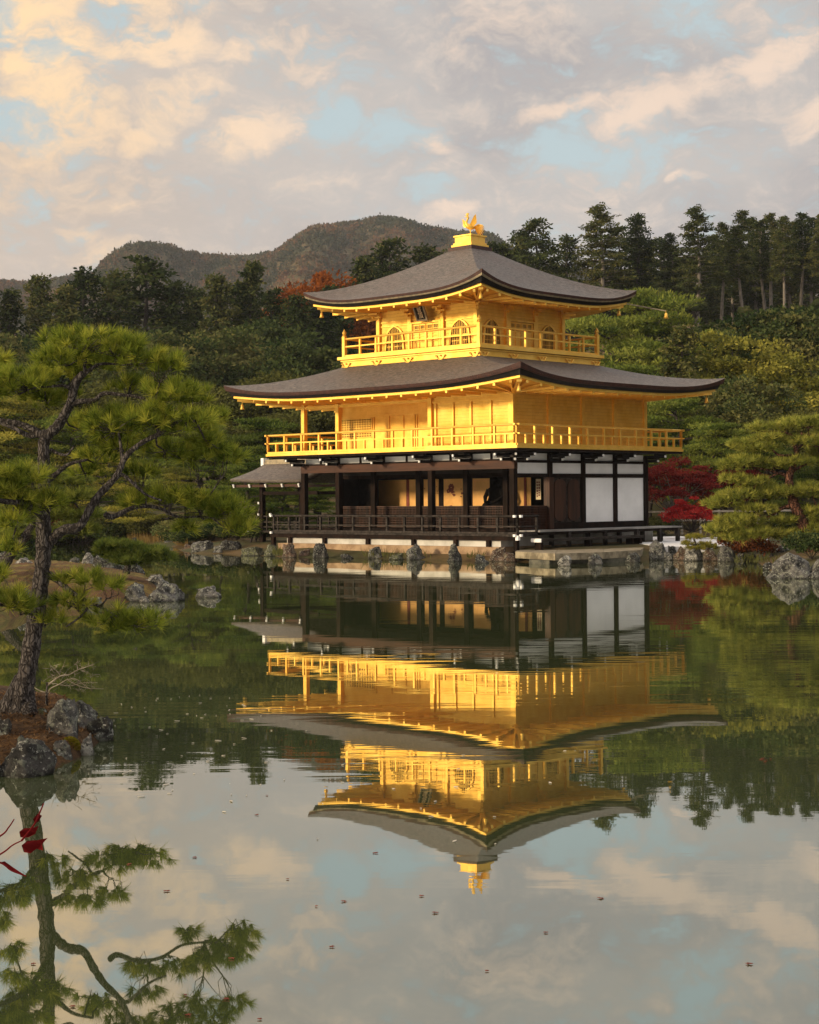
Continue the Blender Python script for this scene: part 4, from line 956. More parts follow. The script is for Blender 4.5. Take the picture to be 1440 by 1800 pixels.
# ================================================================== vegetation
def leaf_cloud(r, centers, rad_, n, size, up=.35, asp=.5, droop=0.0):
    """n faces round each centre; rad_: (k,3) radii. returns c,d,w,clump index"""
    k = len(centers); idx = np.repeat(np.arange(k), n); N_ = k * n
    o_ = unit(r.normal(size=(N_, 3))) * (r.random((N_, 1)) ** .45); c = centers[idx] + o_ * rad_[idx]
    d = unit(o_ * .8 + r.normal(size=(N_, 3)) * .6 + np.array([0, 0, up])); d[:, 2] -= droop; d = unit(d)
    s = size * r.uniform(.6, 1.3, (N_, 1)); sd = unit(np.cross(d, r.normal(size=(N_, 3)))) * s * asp * .5
    return c, d * s, sd, idx
def tree_root(name): return empty(name)
def conifer(seed, H=18., cl=.12, R=3.1, nb=150, bare=0, mat='cedar_dark', bark='bark', px=.55, size=.34, n=23):
    r = np.random.default_rng(seed); t = tree_root('conifer'); g = MB()
    ph_ = r.uniform(0, 6, 2); axis = lambda h: np.array([.25 * math.sin(h * .25 + ph_[0]), .25 * math.sin(h * .21 + ph_[1]), h])
    zs = np.linspace(-.8, H * .97, 12); g.tube([axis(z) for z in zs], [max(.02, .30 * (1 - z / H) ** .8 + .02) for z in np.clip(zs, 0, H)], 7)
    cs, rs = [], []
    for i in range(nb):
        u = cl + (1 - cl) * (i + r.random()) / nb; q = (u - cl) / (1 - cl); ln = R * (1 - q) ** px * r.uniform(.45, 1.15) * (.55 + .45 * min(1, q / .15)) + .25
        a = r.uniform(0, 2 * math.pi); base = axis(u * H); tip = base + np.array([math.cos(a) * ln, math.sin(a) * ln, ln * r.uniform(-.25, .22)])
        midp = (base + tip) / 2 + np.array([0, 0, ln * .10]); g.tube([base, midp, tip], [.055 * (1 - q) + .02, .035, .012], 4, False)
        m_ = max(2, int(ln / .55))
        for j in range(m_):
            f_ = .30 + .70 * (j + r.random()) / m_; p = base + (tip - base) * f_ + np.array([0, 0, ln * .18 * f_ * (1 - f_)]) + r.normal(size=3) * .10
            cs.append(p); rs.append(np.array([.52, .52, .24]) * r.uniform(.7, 1.25))
    for i in range(bare):
        z = H * r.uniform(.15, cl); a = r.uniform(0, 6.3); ln = r.uniform(.4, 1.5); b0 = axis(z); g.tube([b0, b0 + np.array([math.cos(a) * ln, math.sin(a) * ln, r.uniform(-.3, .2)])], [.035, .012], 4, False)
    g.build('trunk', bark, t, True)
    cs, rs = np.array(cs), np.array(rs); c, d, w_, idx = leaf_cloud(r, cs, rs, n, size, .1, .55, .25)
    tint = np.clip(r.normal(.45, .17, len(cs))[idx] + r.normal(0, .12, len(c)), 0, 1)
    quads('crown', c, d, w_, tint, mat, t); t['H'] = H; return t
def broadleaf(seed, H=10., R=3.6, mat='broadleaf', nclump=64, n=300, size=.22, trunk=.28, bark='bark', cr=(.45, 1.25), flat=.7, nm='broadleaf_tree'):
    r = np.random.default_rng(seed); t = tree_root(nm); g = MB(); th = H * trunk
    g.tube([(0, 0, -.6), (.1, .05, th * .5), (0, .1, th)], [.22 * H / 10, .17 * H / 10, .14 * H / 10], 8)
    dirs = unit(r.normal(size=(nclump, 3))); dirs[:, 2] = np.abs(dirs[:, 2]) * 1.05 - .28; rr = r.uniform(.30, 1.15, (nclump, 1)) ** .7
    ctr = np.array([0, 0, th + (H - th) * .40]); cs = ctr + dirs * rr * np.array([R * .86, R * .86, (H - th) * .58])
    for p in cs[::2]: g.tube([(0, .1, th * .8), tuple((np.array([0, .1, th]) * .45 + p * .55) + r.normal(size=3) * .25), tuple(p)], [.10 * H / 10, .05 * H / 10, .015], 5, False)
    g.build('trunk', bark, t, True)
    rs = np.stack([r.uniform(*cr, nclump)] * 3, 1) * np.array([1, 1, flat]); c, d, w_, idx = leaf_cloud(r, cs, rs, n, size, .25, .62)
    tint = np.clip(r.normal(.45, .17, nclump)[idx] + r.normal(0, .13, len(c)), 0, 1); quads('crown', c, d, w_, tint, mat, t); t['H'] = H; return t
def cloud_pine(seed, H=9., R=3.6, mat='pine_green', npad=26, n=840, size=.21, bark='bark'):
    r = np.random.default_rng(seed); t = tree_root('pine_tree'); g = MB(); ph_ = r.uniform(0, 6); ax = lambda z: np.array([.45 * math.sin(z * .55 + ph_), .45 * math.cos(z * .45 + ph_), z])
    zs = np.linspace(-.5, H * .93, 10); g.tube([ax(z) for z in zs], [max(.03, .24 * (1 - max(z, 0) / H) + .02) for z in zs], 7)
    cs, rs = [], []
    for i in range(npad):
        q = (i + r.random() * .8) / npad; z = H * (.24 + .74 * q); reach = R * (1 - q ** 1.6) * r.uniform(.5, 1.1) + .15; a = i * 2.4 + r.uniform(-.5, .5)
        p = ax(z) + np.array([math.cos(a) * reach, math.sin(a) * reach, r.uniform(-.25, .25)]); g.tube([ax(z - .3), (ax(z) + p) / 2 + np.array([0, 0, -.12]), p - np.array([0, 0, .12])], [.07, .05, .02], 5, False)
        for k in range(3):
            cs.append(p + np.array([r.normal() * .6, r.normal() * .6, r.normal() * .12])); rs.append(np.array([.95, .95, .20]) * r.uniform(.7, 1.25))
    g.build('trunk', bark, t, True)
    cs, rs = np.array(cs), np.array(rs); c, d, w_, idx = leaf_cloud(r, cs, rs, n // 3, size, .75, .30)
    hz = (c[:, 2] - cs[idx][:, 2]) / rs[idx][:, 2]
    tint = np.clip(r.normal(.48, .17, len(cs))[idx] + r.normal(0, .12, len(c)), 0, 1); quads('crown', c, d, w_, tint, mat, t); t['H'] = H; return t
PROTO = {
 'con0': conifer(11), 'con1': conifer(12, R=3.6, nb=140, px=.5), 'con2': conifer(13, R=2.6, nb=150, px=.6), 'con3': conifer(17, R=4.1, nb=120, px=.42, size=.37),
 'tall0': conifer(14, H=22, cl=.42, R=3.0, nb=120, bare=14, bark='grey_bark', px=.55), 'tall1': conifer(15, H=22, cl=.48, R=2.8, nb=110, bare=18, bark='grey_bark', px=.5), 'tall2': conifer(16, H=22, cl=.30, R=3.4, nb=125, bare=10, bark='grey_bark', px=.5, size=.36),
 'bro0': broadleaf(21), 'bro1': broadleaf(22, R=4.2), 'bro2': broadleaf(23, R=3.2, size=.19, mat='shrub_olive'),
 'pine0': cloud_pine(31), 'pine1': cloud_pine(32, R=4.2), 'piney0': cloud_pine(33, mat='pine_yellow', R=4.0), 'piney1': cloud_pine(34, mat='pine_yellow', R=3.4),
 'maple0': broadleaf(41, H=5.6, R=3.3, mat='maple_dark', nclump=90, n=120, size=.15, trunk=.25, cr=(.30, .75), flat=.26, nm='maple_tree', bark='grey_bark'), 'maple1': broadleaf(42, H=3.0, R=1.6, mat='maple_red', nclump=60, n=120, size=.11, trunk=.2, cr=(.18, .42), flat=.34, nm='maple_tree'),
 'soft': broadleaf(47, H=9, R=3.6, mat='pine_yellow', nclump=95, n=230, size=.17, trunk=.12, cr=(.5, 1.15), flat=.32, nm='pine_tree'),
 'oran': broadleaf(43, H=10, R=3.8, mat='autumn_orange', nclump=60, n=240, size=.20, nm='autumn_tree'),
 'shrub': broadleaf(44, H=1.6, R=1.3, mat='shrub_olive', nclump=34, n=120, size=.13, trunk=.1, cr=(.3, .5), nm='shrub'), 'shrubg': broadleaf(45, H=1.8, R=1.5, mat='broadleaf', nclump=34, n=120, size=.15, trunk=.1, cr=(.35, .55), nm='shrub'),
 'rust': broadleaf(46, H=1.0, R=.7, mat='rust_shrub', nclump=26, n=90, size=.10, trunk=.1, cr=(.18, .3), nm='shrub')}
USED = {}
def plant(kind, px, py, Y, wf=1.0, label='', cat='tree', group=None, zg=None, rz=None):
    """stand a tree at distance Y so that its top reaches the given height above the ground there"""
    if Y >= 107: Y += 48 if px > 870 else (34 if Y >= 120 else 18)
    p = at(px, py, Y); g0 = groundz(p[0], Y) if zg is None else zg; src = PROTO[kind]
    t = src if kind not in USED else copy_thing(src); USED[kind] = 1
    h = max(1.0, p[2] - g0) / src['H']; t.location = (p[0], Y, g0 - .05); t.scale = (h * wf, h * wf, h); t.rotation_euler = (0, 0, random.uniform(0, 6.28) if rz is None else rz)
    if h > 0: tag(t, label, cat, group)
    return t
GL, GR = 'dark conifers beyond the pond on the left', 'tall forest trees on the right hillside'
LC = 'dark green conifer in the wood behind the left shore'
for k, px, py, Y, wf in [('con3', 250, 455, 128, 1.35), ('con0', 375, 486, 124, 1.1), ('con2', 440, 463, 126, 1.05), ('con1', 150, 476, 132, 1.2), ('con0', 75, 486, 134, 1.1), ('con2', 20, 512, 130, 1.2), ('con1', 310, 500, 130, 1.2), ('con3', 480, 512, 132, 1.1), ('con0', 525, 520, 122, 1.1),
    ('con2', 110, 505, 126, 1.3), ('con1', 200, 480, 136, 1.2), ('con0', 340, 510, 136, 1.2), ('con1', 415, 500, 138, 1.2), ('con2', -40, 500, 128, 1.3), ('con3', -100, 490, 136, 1.2), ('con0', -160, 505, 130, 1.3), ('con1', -230, 480, 132, 1.3),
    ('con3', 690, 424, 150, 1.1), ('con2', 640, 456, 146, 1.2), ('con0', 745, 436, 152, 1.3), ('con1', 800, 442, 150, 1.2), ('con2', 860, 428, 154, 1.0), ('con0', 590, 505, 135, 1.3), ('con1', 560, 520, 128, 1.2)]:
    plant(k, px, py, Y, wf, LC, 'conifer', GL)
LB = 'dark rounded broadleaf tree below the conifers behind the left shore'
for px, py, Y in [(280, 560, 112), (110, 575, 114), (30, 560, 116), (350, 575, 113), (520, 580, 112), (190, 560, 118), (-60, 570, 114), (410, 560, 116), (470, 545, 120), (580, 590, 112), (-140, 580, 112)]:
    plant(random.choice(['bro0', 'bro1']), px, py, Y, 1.25, LB, 'tree', 'broadleaf trees below the left conifers')
LO = 'olive green leafy tree low in front of the dark wood on the left'
for px, py, Y in [(440, 618, 104), (500, 640, 103), (395, 650, 102), (555, 625, 106), (330, 640, 105), (250, 650, 104), (60, 660, 105), (150, 640, 106), (-40, 650, 104), (480, 690, 98), (380, 720, 97)]:
    plant('bro2', px, py, Y, 1.3, LO, 'tree', 'olive trees in front of the left wood')
LP = 'pine with layered green pads behind the left shore'
for k, px, py, Y in [('pine0', 425, 790, 84), ('pine1', 340, 730, 92), ('pine0', 235, 740, 95), ('pine1', 120, 720, 96), ('piney1', 30, 690, 98), ('pine0', 470, 730, 94), ('pine1', -50, 680, 98), ('piney0', 180, 790, 90), ('piney1', 300, 820, 88), ('pine0', 80, 830, 90), ('pine1', 530, 760, 90), ('pine0', -20, 840, 91), ('pine1', 500, 830, 84), ('pine0', 390, 850, 80), ('pine1', 560, 850, 84)]:
    plant(k, px, py, Y, 1.25, LP, 'pine', 'layered pines behind the left shore')
for i, (px, py, Y, wf, kind, lab) in enumerate([(565, 458, 142, 1.0, 'oran', 'tall orange autumn tree left of the upper roof'), (535, 482, 141, .8, 'oran', 'smaller orange autumn tree left of the tallest orange one'), (602, 478, 143, .8, 'oran', 'orange autumn tree between the tallest orange one and the roof'),
        (130, 880, 90, 1.2, 'maple0', 'dark red maple behind the trunk of the big left pine')]):
    plant(kind, px, py, Y, wf, lab, 'autumn tree' if kind == 'oran' else 'maple')
LT = 'tall forest tree with bare grey trunk on the right hillside'; LD = 'tall dark conifer on the ridge above the right pines'
for k, px, py, Y, wf in [('con3', 945, 387, 132, 1.25), ('tall2', 1055, 361, 130, 1.6), ('con1', 1118, 378, 134, 1.3), ('con0', 880, 430, 140, 1.2), ('con1', 1000, 415, 138, 1.3), ('con3', 1090, 400, 140, 1.3), ('con0', 910, 412, 144, 1.2)]:
    plant(k, px, py, Y, wf, LD, 'conifer', 'ridge conifers right of the pavilion roof')
for k, px, py, Y, wf in [('tall2', 1225, 364, 126, 1.5), ('tall0', 1302, 370, 128, 1.2), ('tall1', 1340, 386, 132, 1.3), ('tall0', 1378, 380, 127, 1.2), ('tall1', 1408, 374, 130, 1.3), ('tall0', 1442, 378, 126, 1.2), ('tall1', 1270, 392, 136, 1.3), ('tall0', 1180, 410, 134, 1.2), ('tall1', 1355, 376, 142, 1.3), ('tall2', 1325, 384, 148, 1.3), ('tall0', 1425, 384, 144, 1.3), ('tall1', 1480, 376, 134, 1.3), ('tall2', 1500, 370, 128, 1.3), ('tall0', 1390, 390, 152, 1.4), ('tall1', 1460, 392, 156, 1.4), ('tall2', 1290, 400, 152, 1.3), ('tall1', 1535, 380, 132, 1.3), ('tall2', 1570, 375, 138, 1.4)]:
    plant(k, px, py, Y, wf, LT, 'tree', GR)
for i in range(26):
    px = 1120 + i * 19; plant(random.choice(['con0', 'con1', 'con2']), px, random.uniform(415, 460), random.uniform(150, 180), 1.5, 'dark tree deep inside the right hillside wood', 'conifer', 'dark trees deep in the right wood')
LU = 'dark green undergrowth tree at the foot of the bare trunks'
for px, py, Y in [(1350, 540, 118), (1400, 530, 119), (1310, 535, 116), (1440, 520, 120), (1220, 520, 120), (1160, 500, 122), (1480, 520, 118), (1120, 500, 124), (1060, 500, 124), (1000, 490, 124), (1370, 580, 112), (1330, 610, 108), (1450, 560, 112), (1380, 522, 106), (1425, 518, 106), (1338, 530, 106), (1475, 520, 106), (1402, 535, 104), (1445, 545, 103), (1360, 548, 105), (1300, 545, 106), (1240, 540, 105), (1350, 618, 103), (1205, 568, 106), (1260, 600, 104)]:
    plant(random.choice(['bro0', 'bro1']), px, py, Y, 1.3, LU, 'tree', 'undergrowth trees below the bare trunks')
for k, px, py, Y, wf, lab in [('pine0', 1150, 503, 106, 1.1, 'tall green pine right of the upper roof tip'), ('pine1', 1075, 545, 104, 1.2, 'green layered pine right of the upper storey'), ('soft', 1290, 541, 100, 1.15, 'large yellowing pine in the middle of the right slope'), ('con1', 1200, 575, 98, 1.3, 'dark green conifer between the upper roof and the large yellowing pine'),
    ('soft', 1400, 586, 98, 1.3, 'yellowing pine at the right edge above the near pine'), ('pine0', 1110, 640, 94, 1.3, 'green pine just above the lower roof tip'), ('pine1', 1180, 690, 90, 1.2, 'dark green pine behind the lower roof tip'), ('bro1', 1310, 645, 92, 1.2, 'round green broadleaf tree below the large yellowing pine'),
    ('pine0', 1250, 740, 86, 1.25, 'dark green pine above the red maples'), ('soft', 1460, 650, 92, 1.3, 'rust tinged pine cut by the right edge'), ('bro2', 1395, 690, 88, 1.2, 'olive leafy tree right behind the near right pine'), ('pine0', 1340, 760, 84, 1.2, 'shaded pine left behind the near right pine'), ('pine0', 1450, 790, 82, 1.2, 'low shaded pine at the right edge behind the near pine'), ('pine1', 1150, 740, 92, 1.2, 'dark pine beside the second storey railing')]:
    plant(k, px, py, Y, wf, lab, 'pine')
plant('maple0', 1185, 792, 80, 1.15, 'big dark red maple right of the white walls', 'maple'); plant('maple1', 1214, 864, 72, 1.15, 'small bright red maple in front of the white fence', 'maple')
plant('maple0', 1290, 800, 84, .9, 'dull red maple between the big maple and the near right pine', 'maple')
for px, py, Y, k, lab in [(1165, 905, 78, 'shrubg', 'dark clipped shrub below the big red maple'), (1140, 915, 76, 'shrub', 'olive shrub at the back corner of the pavilion'), (1275, 912, 72, 'shrubg', 'round green shrub right of the bright red maple'), (1330, 900, 78, 'shrub', 'olive shrub behind the white fence'),
        (1400, 895, 76, 'shrubg', 'green shrub behind the right pine trunk'), (1445, 900, 66, 'shrub', 'yellow green shrub at the right edge beside the trunk'), (1326, 960, 59, 'rust', 'rust coloured shrub hanging over the right bank'), (1295, 963, 60.5, 'rust', 'small reddish shrub on the right bank rocks'), (1430, 965, 52, 'shrubg', 'low green shrub behind the very large boulder')]:
    plant(k, px, py, Y, 1.1, lab, 'shrub')
LS = 'low shrub on the far left shore'
for i in range(17):
    px = -60 + i * 33 + random.uniform(-9, 9)
    plant(random.choice(['shrub', 'shrubg']), px, random.uniform(888, 925), 89 + random.uniform(0, 3) if px < 320 else random.uniform(80, 84), 1.5, LS, 'shrub', 'low shrubs on the far left shore')
for px, Y in ((330, 79.5), (372, 78.5), (415, 77), (455, 74.5)): plant('shrubg', px, 925, Y, 1.5, LS, 'shrub', 'low shrubs on the far left shore')
for k, (x, y, h) in enumerate([(36, 52, 11), (43, 60, 13), (41, 70, 14), (50, 66, 15), (52, 75, 14), (58, 56, 14), (47, 81, 15), (60, 68, 16), (56, 84, 16), (66, 78, 17), (19.5, 52, 5), (23, 57, 6.5), (27, 52.5, 5.5), (22, 64, 7), (28, 62, 8), (26, 72, 8), (33, 68, 9), (31, 80, 9), (38, 84, 10), (25, 86, 8)]):
    kind = ('con1', 'bro1', 'con3')[k % 3] if k < 10 else ('pine1', 'piney1', 'pine0')[k % 3]; t = copy_thing(PROTO[kind]); q = h / PROTO[kind]['H']; t.location = (x, y, groundz(x, y) - .05); t.scale = (q * 1.3, q * 1.3, q); t.rotation_euler = (0, 0, k * 1.3)
    tag(t, 'garden tree standing beyond the right edge of the picture', 'tree', 'garden trees beyond the right edge')
for k, src in PROTO.items():
    if k not in USED:
        for c in kids(src): bpy.data.objects.remove(c)
        bpy.data.objects.remove(src)
# clipped dwarf pine on the right bank
# ---- pines whose shape matters: trunk, limbs and needle tufts placed one by one
def limb(g, pts, Y, r0, r1, n=8, rnd=None):
    """pts: (px,py[,dY]) ; smoothed tube"""
    V = [Vector(at(p[0], p[1], Y + (p[2] if len(p) > 2 else 0))) for p in pts]; out_ = []
    for i in range(len(V) - 1):
        p0, p1, p2, p3 = V[max(i - 1, 0)], V[i], V[i + 1], V[min(i + 2, len(V) - 1)]
        for k in range(6):
            t = k / 6; out_.append(.5 * ((2 * p1) + (p2 - p0) * t + (2 * p0 - 5 * p1 + 4 * p2 - p3) * t * t + (3 * p1 - p0 - 3 * p2 + p3) * t ** 3))
    out_.append(V[-1]); m_ = len(out_); rr = [(r0 + (r1 - r0) * (i / (m_ - 1)) ** .8) * (1 + (rnd.uniform(-.10, .12) if rnd else 0)) for i in range(m_)]
    g.tube(out_, rr, n); return out_
def needle_pads(r, pads, Y, per, nd, ln, wd, depth=.75):
    """pads: (px,py,rx,ry[,dY]). returns arrays for quads and tuft centres"""
    T, Dn, pad_i = [], [], []
    k = Y / F
    tot = sum(p[2] * p[3] for p in pads)
    for i, p in enumerate(pads):
        c0 = np.array(at(p[0], p[1], Y + (p[4] if len(p) > 4 else 0))); R_ = np.array([p[2] * k, min(p[2] * k * depth, .9), p[3] * k * .80]); m_ = max(6, int(per * p[2] * p[3] / tot))
        o_ = unit(r.normal(size=(m_, 3))) * r.random((m_, 1)) ** .38; T.append(c0 + o_ * R_); Dn.append(unit(o_ * np.array([.75, .75, .45]) + np.array([0, 0, .75]) + r.normal(size=(m_, 3)) * .22)); pad_i += [i] * m_
    T, Dn = np.concatenate(T), np.concatenate(Dn); idx = np.repeat(np.arange(len(T)), nd); N_ = len(idx)
    e = unit(r.normal(size=(N_, 3))); d = unit(Dn[idx] * r.uniform(.55, 1.6, (N_, 1)) + e * .80); s = ln * r.uniform(.7, 1.15, (N_, 1))
    w_ = unit(np.cross(d, r.normal(size=(N_, 3)))) * wd * .5; c = T[idx] - Dn[idx] * ln * .15 * r.random((N_, 1))
    tint = np.clip(r.normal(.50, .19, len(T))[idx] + r.normal(0, .11, N_), 0, 1)
    return c, d * s, w_, tint, T, np.array(pad_i)
def twigs(g, r, T, pad_i, nodes, frac, rad0):
    """thin shoots from the nearest limb point to the tufts, gathered per pad"""
    Nd = np.array([tuple(p) for p in nodes])
    for i in np.unique(pad_i):
        idx = np.where(pad_i == i)[0]; ctr = T[idx].mean(0); a = Nd[np.argmin(((Nd - ctr) ** 2).sum(1))]; hub = a * .35 + ctr * .65 - np.array([0, 0, .06]); g.tube([a, (a + hub) / 2 + r.normal(size=3) * .03, hub], [rad0 * 2.2, rad0 * 1.7, rad0 * 1.3], 5, False)
        for j in idx[r.random(len(idx)) < frac]:
            m_ = (hub + T[j]) / 2 + r.normal(size=3) * .04 - np.array([0, 0, .03]); g.tube([hub, m_, T[j]], [rad0, rad0 * .7, rad0 * .4], 3, False)
r = np.random.default_rng(77); rr_ = random.Random(5)
# near left pine
YB = 16.6
fp = empty('pine_tree', onz(35, 1250, .24)); tag(fp, 'large near pine with leaning grey trunk on the islet at the left edge', 'pine')
def FP(n, mb, mat): 
    o = mb.build(n, mat, None, True); o.parent = fp; o.matrix_parent_inverse = Matrix.Translation(-fp.location); return o
g = MB(); nodes = []
nodes += limb(g, [(26, 1272), (34, 1240), (50, 1170), (62, 1090), (72, 1020), (77, 960), (76, 905), (78, 850), (77, 800), (80, 770), (102, 748), (122, 712), (134, 672), (148, 656)], YB, .112, .036, 14, rr_)
g.tube([at(-6, 1268, YB), at(18, 1235, YB), at(36, 1190, YB)], [.11, .09, .06], 8); g.tube([at(52, 1262, YB - .1), at(50, 1235, YB), at(50, 1190, YB)], [.10, .08, .05], 8)
FP('trunk', g, 'bark')
for pts, r0, r1 in [([(86, 952), (112, 932), (140, 925), (158, 895), (176, 868), (204, 838), (222, 802), (250, 778), (286, 760), (312, 742), (345, 740)], .058, .014), ([(186, 905, .1), (200, 908, .2), (236, 892, .3), (276, 892, .4), (312, 908, .5), (352, 908, .6)], .034, .010),
        ([(118, 716), (140, 706), (166, 704), (182, 692), (215, 694), (250, 700), (268, 710)], .034, .010), ([(82, 772), (60, 756), (30, 744), (0, 738), (-50, 715), (-110, 700)], .046, .016), ([(80, 762), (50, 765), (20, 750), (-30, 735, .5)], .04, .014), ([(78, 852), (100, 832), (122, 816), (154, 808)], .036, .012),
        ([(82, 1008), (104, 1022), (125, 1040), (152, 1056), (176, 1066), (196, 1078)], .042, .010), ([(158, 1058), (146, 1080), (116, 1102)], .016, .008), ([(60, 1078), (30, 1068, -.4), (-20, 1060, -.6)], .035, .012), ([(78, 910), (40, 885, -.5), (0, 880, -.8), (-60, 860, -1)], .045, .014),
        ([(142, 662), (158, 650), (176, 640), (206, 640)], .028, .010), ([(132, 685), (112, 678), (84, 680)], .024, .010), ([(196, 846), (216, 835), (255, 868), (285, 880)], .026, .009), ([(215, 812), (212, 780), (208, 756)], .022, .009), ([(280, 762), (268, 732), (262, 715)], .020, .008), ([(150, 655), (150, 632), (168, 612)], .022, .008), ([(88, 790), (115, 800), (130, 785)], .02, .008)]:
    g = MB(); nodes += limb(g, pts, YB, r0, r1, 8, rr_); FP('branch', g, 'bark')
pads = [(150, 598, 85, 22), (205, 606, 55, 20), (105, 628, 55, 22), (165, 640, 60, 20, .4), (245, 625, 52, 24), (290, 640, 38, 24), (75, 655, 26, 14, .5), (120, 662, 32, 13, .3), (300, 690, 58, 22), (225, 678, 44, 16, .4), (345, 700, 32, 20, .3), (30, 672, 66, 32), (78, 700, 40, 20, .3), (-40, 680, 60, 40),
        (-10, 640, 40, 25, .6), (200, 742, 70, 30), (265, 735, 66, 30), (330, 742, 58, 26), (150, 752, 34, 20, .4), (375, 735, 34, 18, .5), (375, 775, 40, 20, .4), (215, 778, 50, 22, .3), (175, 800, 40, 18, .5), (300, 790, 50, 22, .4), (350, 800, 40, 20, .6), (40, 838, 46, 22, -.5), (10, 850, 40, 30, -.6), (85, 878, 34, 20, -.4),
        (45, 886, 46, 20, -.5), (15, 915, 40, 16, -.6), (-40, 850, 50, 40, -.7), (395, 898, 50, 32, .6), (350, 880, 44, 22, .6), (420, 925, 34, 26, .6), (300, 870, 38, 18, .5), (330, 925, 26, 14, .6), (235, 880, 34, 16, .4), (15, 962, 26, 18, -.6), (150, 1018, 34, 18), (115, 1015, 20, 13), (195, 1030, 26, 16), (130, 1058, 40, 20), (195, 1085, 48, 22), (255, 1090, 42, 18), (225, 1105, 40, 13), (92, 1092, 28, 16),
        (20, 1050, 44, 26, -.5), (50, 1068, 26, 15, -.4), (0, 1010, 24, 16, -.5), (-50, 1050, 50, 34, -.6), (150, 830, 30, 14, .3), (250, 830, 34, 14, .5), (400, 800, 34, 18, .6), (130, 690, 20, 10, .4)]
c, d, w_, tint, T, pi_ = needle_pads(r, pads, YB, 1750, 44, .138, .0078)
nd_ = quads('needles', c, d, w_, tint, 'pine_needles', None, True); nd_.parent = fp; nd_.matrix_parent_inverse = Matrix.Translation(-fp.location)
g = MB(); twigs(g, r, T, pi_, nodes, .35, .006); FP('twigs', g, 'bark')['kind'] = 'stuff'
def feature_pine(label, Y, base, trunk, tr, limbs, pads, per, nd, ln, wd, mat, bark, depth=.9):
    t = empty('pine_tree', at(*base, Y)); tag(t, label, 'pine'); inv = Matrix.Translation(-t.location); nodes = []
    def add(n, o): o.parent = t; o.matrix_parent_inverse = inv
    g = MB(); nodes += limb(g, trunk, Y, tr[0], tr[1], 10, rr_); add('t', g.build('trunk', bark, None, True))
    for pts, r0, r1 in limbs: g = MB(); nodes += limb(g, pts, Y, r0, r1, 6, rr_); add('b', g.build('branch', bark, None, True))
    c, d, w_, tint, T, pi_ = needle_pads(r, pads, Y, per, nd, ln, wd, depth); add('n', quads('needles', c, d, w_, tint, mat, None, True))
    if per > 400: g = MB(); twigs(g, r, T, pi_, nodes, .12, .012); w_o = g.build('twigs', bark); w_o['kind'] = 'stuff'; add('w', w_o)
    return t
YR = 57.0
feature_pine('pine with reddish leaning trunk and layered pads on the right bank', YR, (1428, 966), [(1430, 972), (1420, 940), (1404, 905), (1394, 880), (1388, 855), (1388, 835), (1396, 815), (1400, 790), (1390, 770)], (.25, .07),
    [([(1394, 888), (1374, 894), (1356, 906), (1332, 918)], .09, .03), ([(1388, 842), (1372, 832), (1352, 840)], .07, .03), ([(1390, 830), (1408, 820), (1420, 815)], .07, .03), ([(1396, 800), (1370, 800), (1350, 785), (1325, 783)], .06, .02), ([(1396, 790), (1412, 783), (1440, 785)], .06, .02), ([(1398, 770), (1380, 760), (1348, 758)], .05, .02), ([(1408, 762), (1430, 765), (1450, 762)], .05, .02),
     ([(1388, 838), (1350, 826), (1310, 820)], .05, .02), ([(1392, 870), (1350, 868), (1300, 880)], .05, .02), ([(1400, 900), (1440, 890)], .05, .02), ([(1412, 935), (1380, 945), (1350, 935), (1310, 930)], .05, .02)],
    [(1420, 742, 48, 11), (1380, 750, 30, 9), (1332, 752, 24, 9), (1352, 770, 34, 10), (1305, 782, 26, 10), (1335, 788, 40, 9), (1415, 776, 42, 10), (1440, 800, 24, 22, .8), (1280, 818, 20, 9), (1310, 812, 42, 12), (1360, 816, 34, 9), (1400, 812, 36, 9), (1292, 842, 28, 9), (1325, 848, 36, 10), (1272, 884, 30, 10), (1300, 872, 40, 13), (1345, 865, 36, 14), (1385, 866, 36, 12),
     (1425, 862, 38, 14), (1250, 888, 14, 7), (1330, 895, 40, 9), (1300, 915, 46, 12), (1268, 932, 34, 11), (1320, 935, 44, 14), (1290, 945, 36, 8), (1376, 915, 30, 9), (1360, 940, 34, 10), (1400, 942, 30, 12), (1438, 930, 22, 30), (1425, 900, 24, 12), (1470, 760, 34, 14), (1480, 820, 34, 26), (1475, 890, 34, 22), (1462, 962, 30, 14)],
    2700, 26, .26, .022, 'pine_bright', 'bark_red')
feature_pine('low spreading dark pine growing among the rocks of the middle islet', 42.0, (225, 1005), [(222, 1008), (228, 985), (238, 962), (236, 945)], (.10, .05), [([(232, 970), (205, 962), (185, 960)], .04, .02), ([(236, 968), (262, 970), (290, 976)], .04, .02)],
    [(198, 960, 34, 11), (182, 970, 18, 8), (232, 965, 26, 11), (262, 972, 34, 12), (290, 980, 20, 9), (235, 985, 40, 9), (205, 978, 24, 8)], 900, 24, .20, .015, 'pine_green', 'bark')
feature_pine('pine with dark curved trunk behind the large near pine on the middle islet', 42.0, (8, 990), [(6, 994), (22, 968), (48, 940), (60, 912), (64, 880), (58, 850)], (.17, .06), [([(60, 900), (90, 890), (130, 882)], .05, .02), ([(62, 870), (30, 850), (0, 846)], .05, .02), ([(50, 938), (95, 935), (140, 940)], .04, .02)],
    [(30, 900, 36, 13), (105, 905, 40, 14), (140, 930, 34, 12), (95, 880, 40, 12), (140, 872, 32, 12), (20, 838, 40, 14), (70, 835, 36, 14), (130, 845, 30, 11), (0, 870, 34, 14), (85, 940, 26, 10), (20, 940, 26, 9), (160, 905, 26, 10)], 1500, 22, .22, .017, 'pine_green', 'bark')
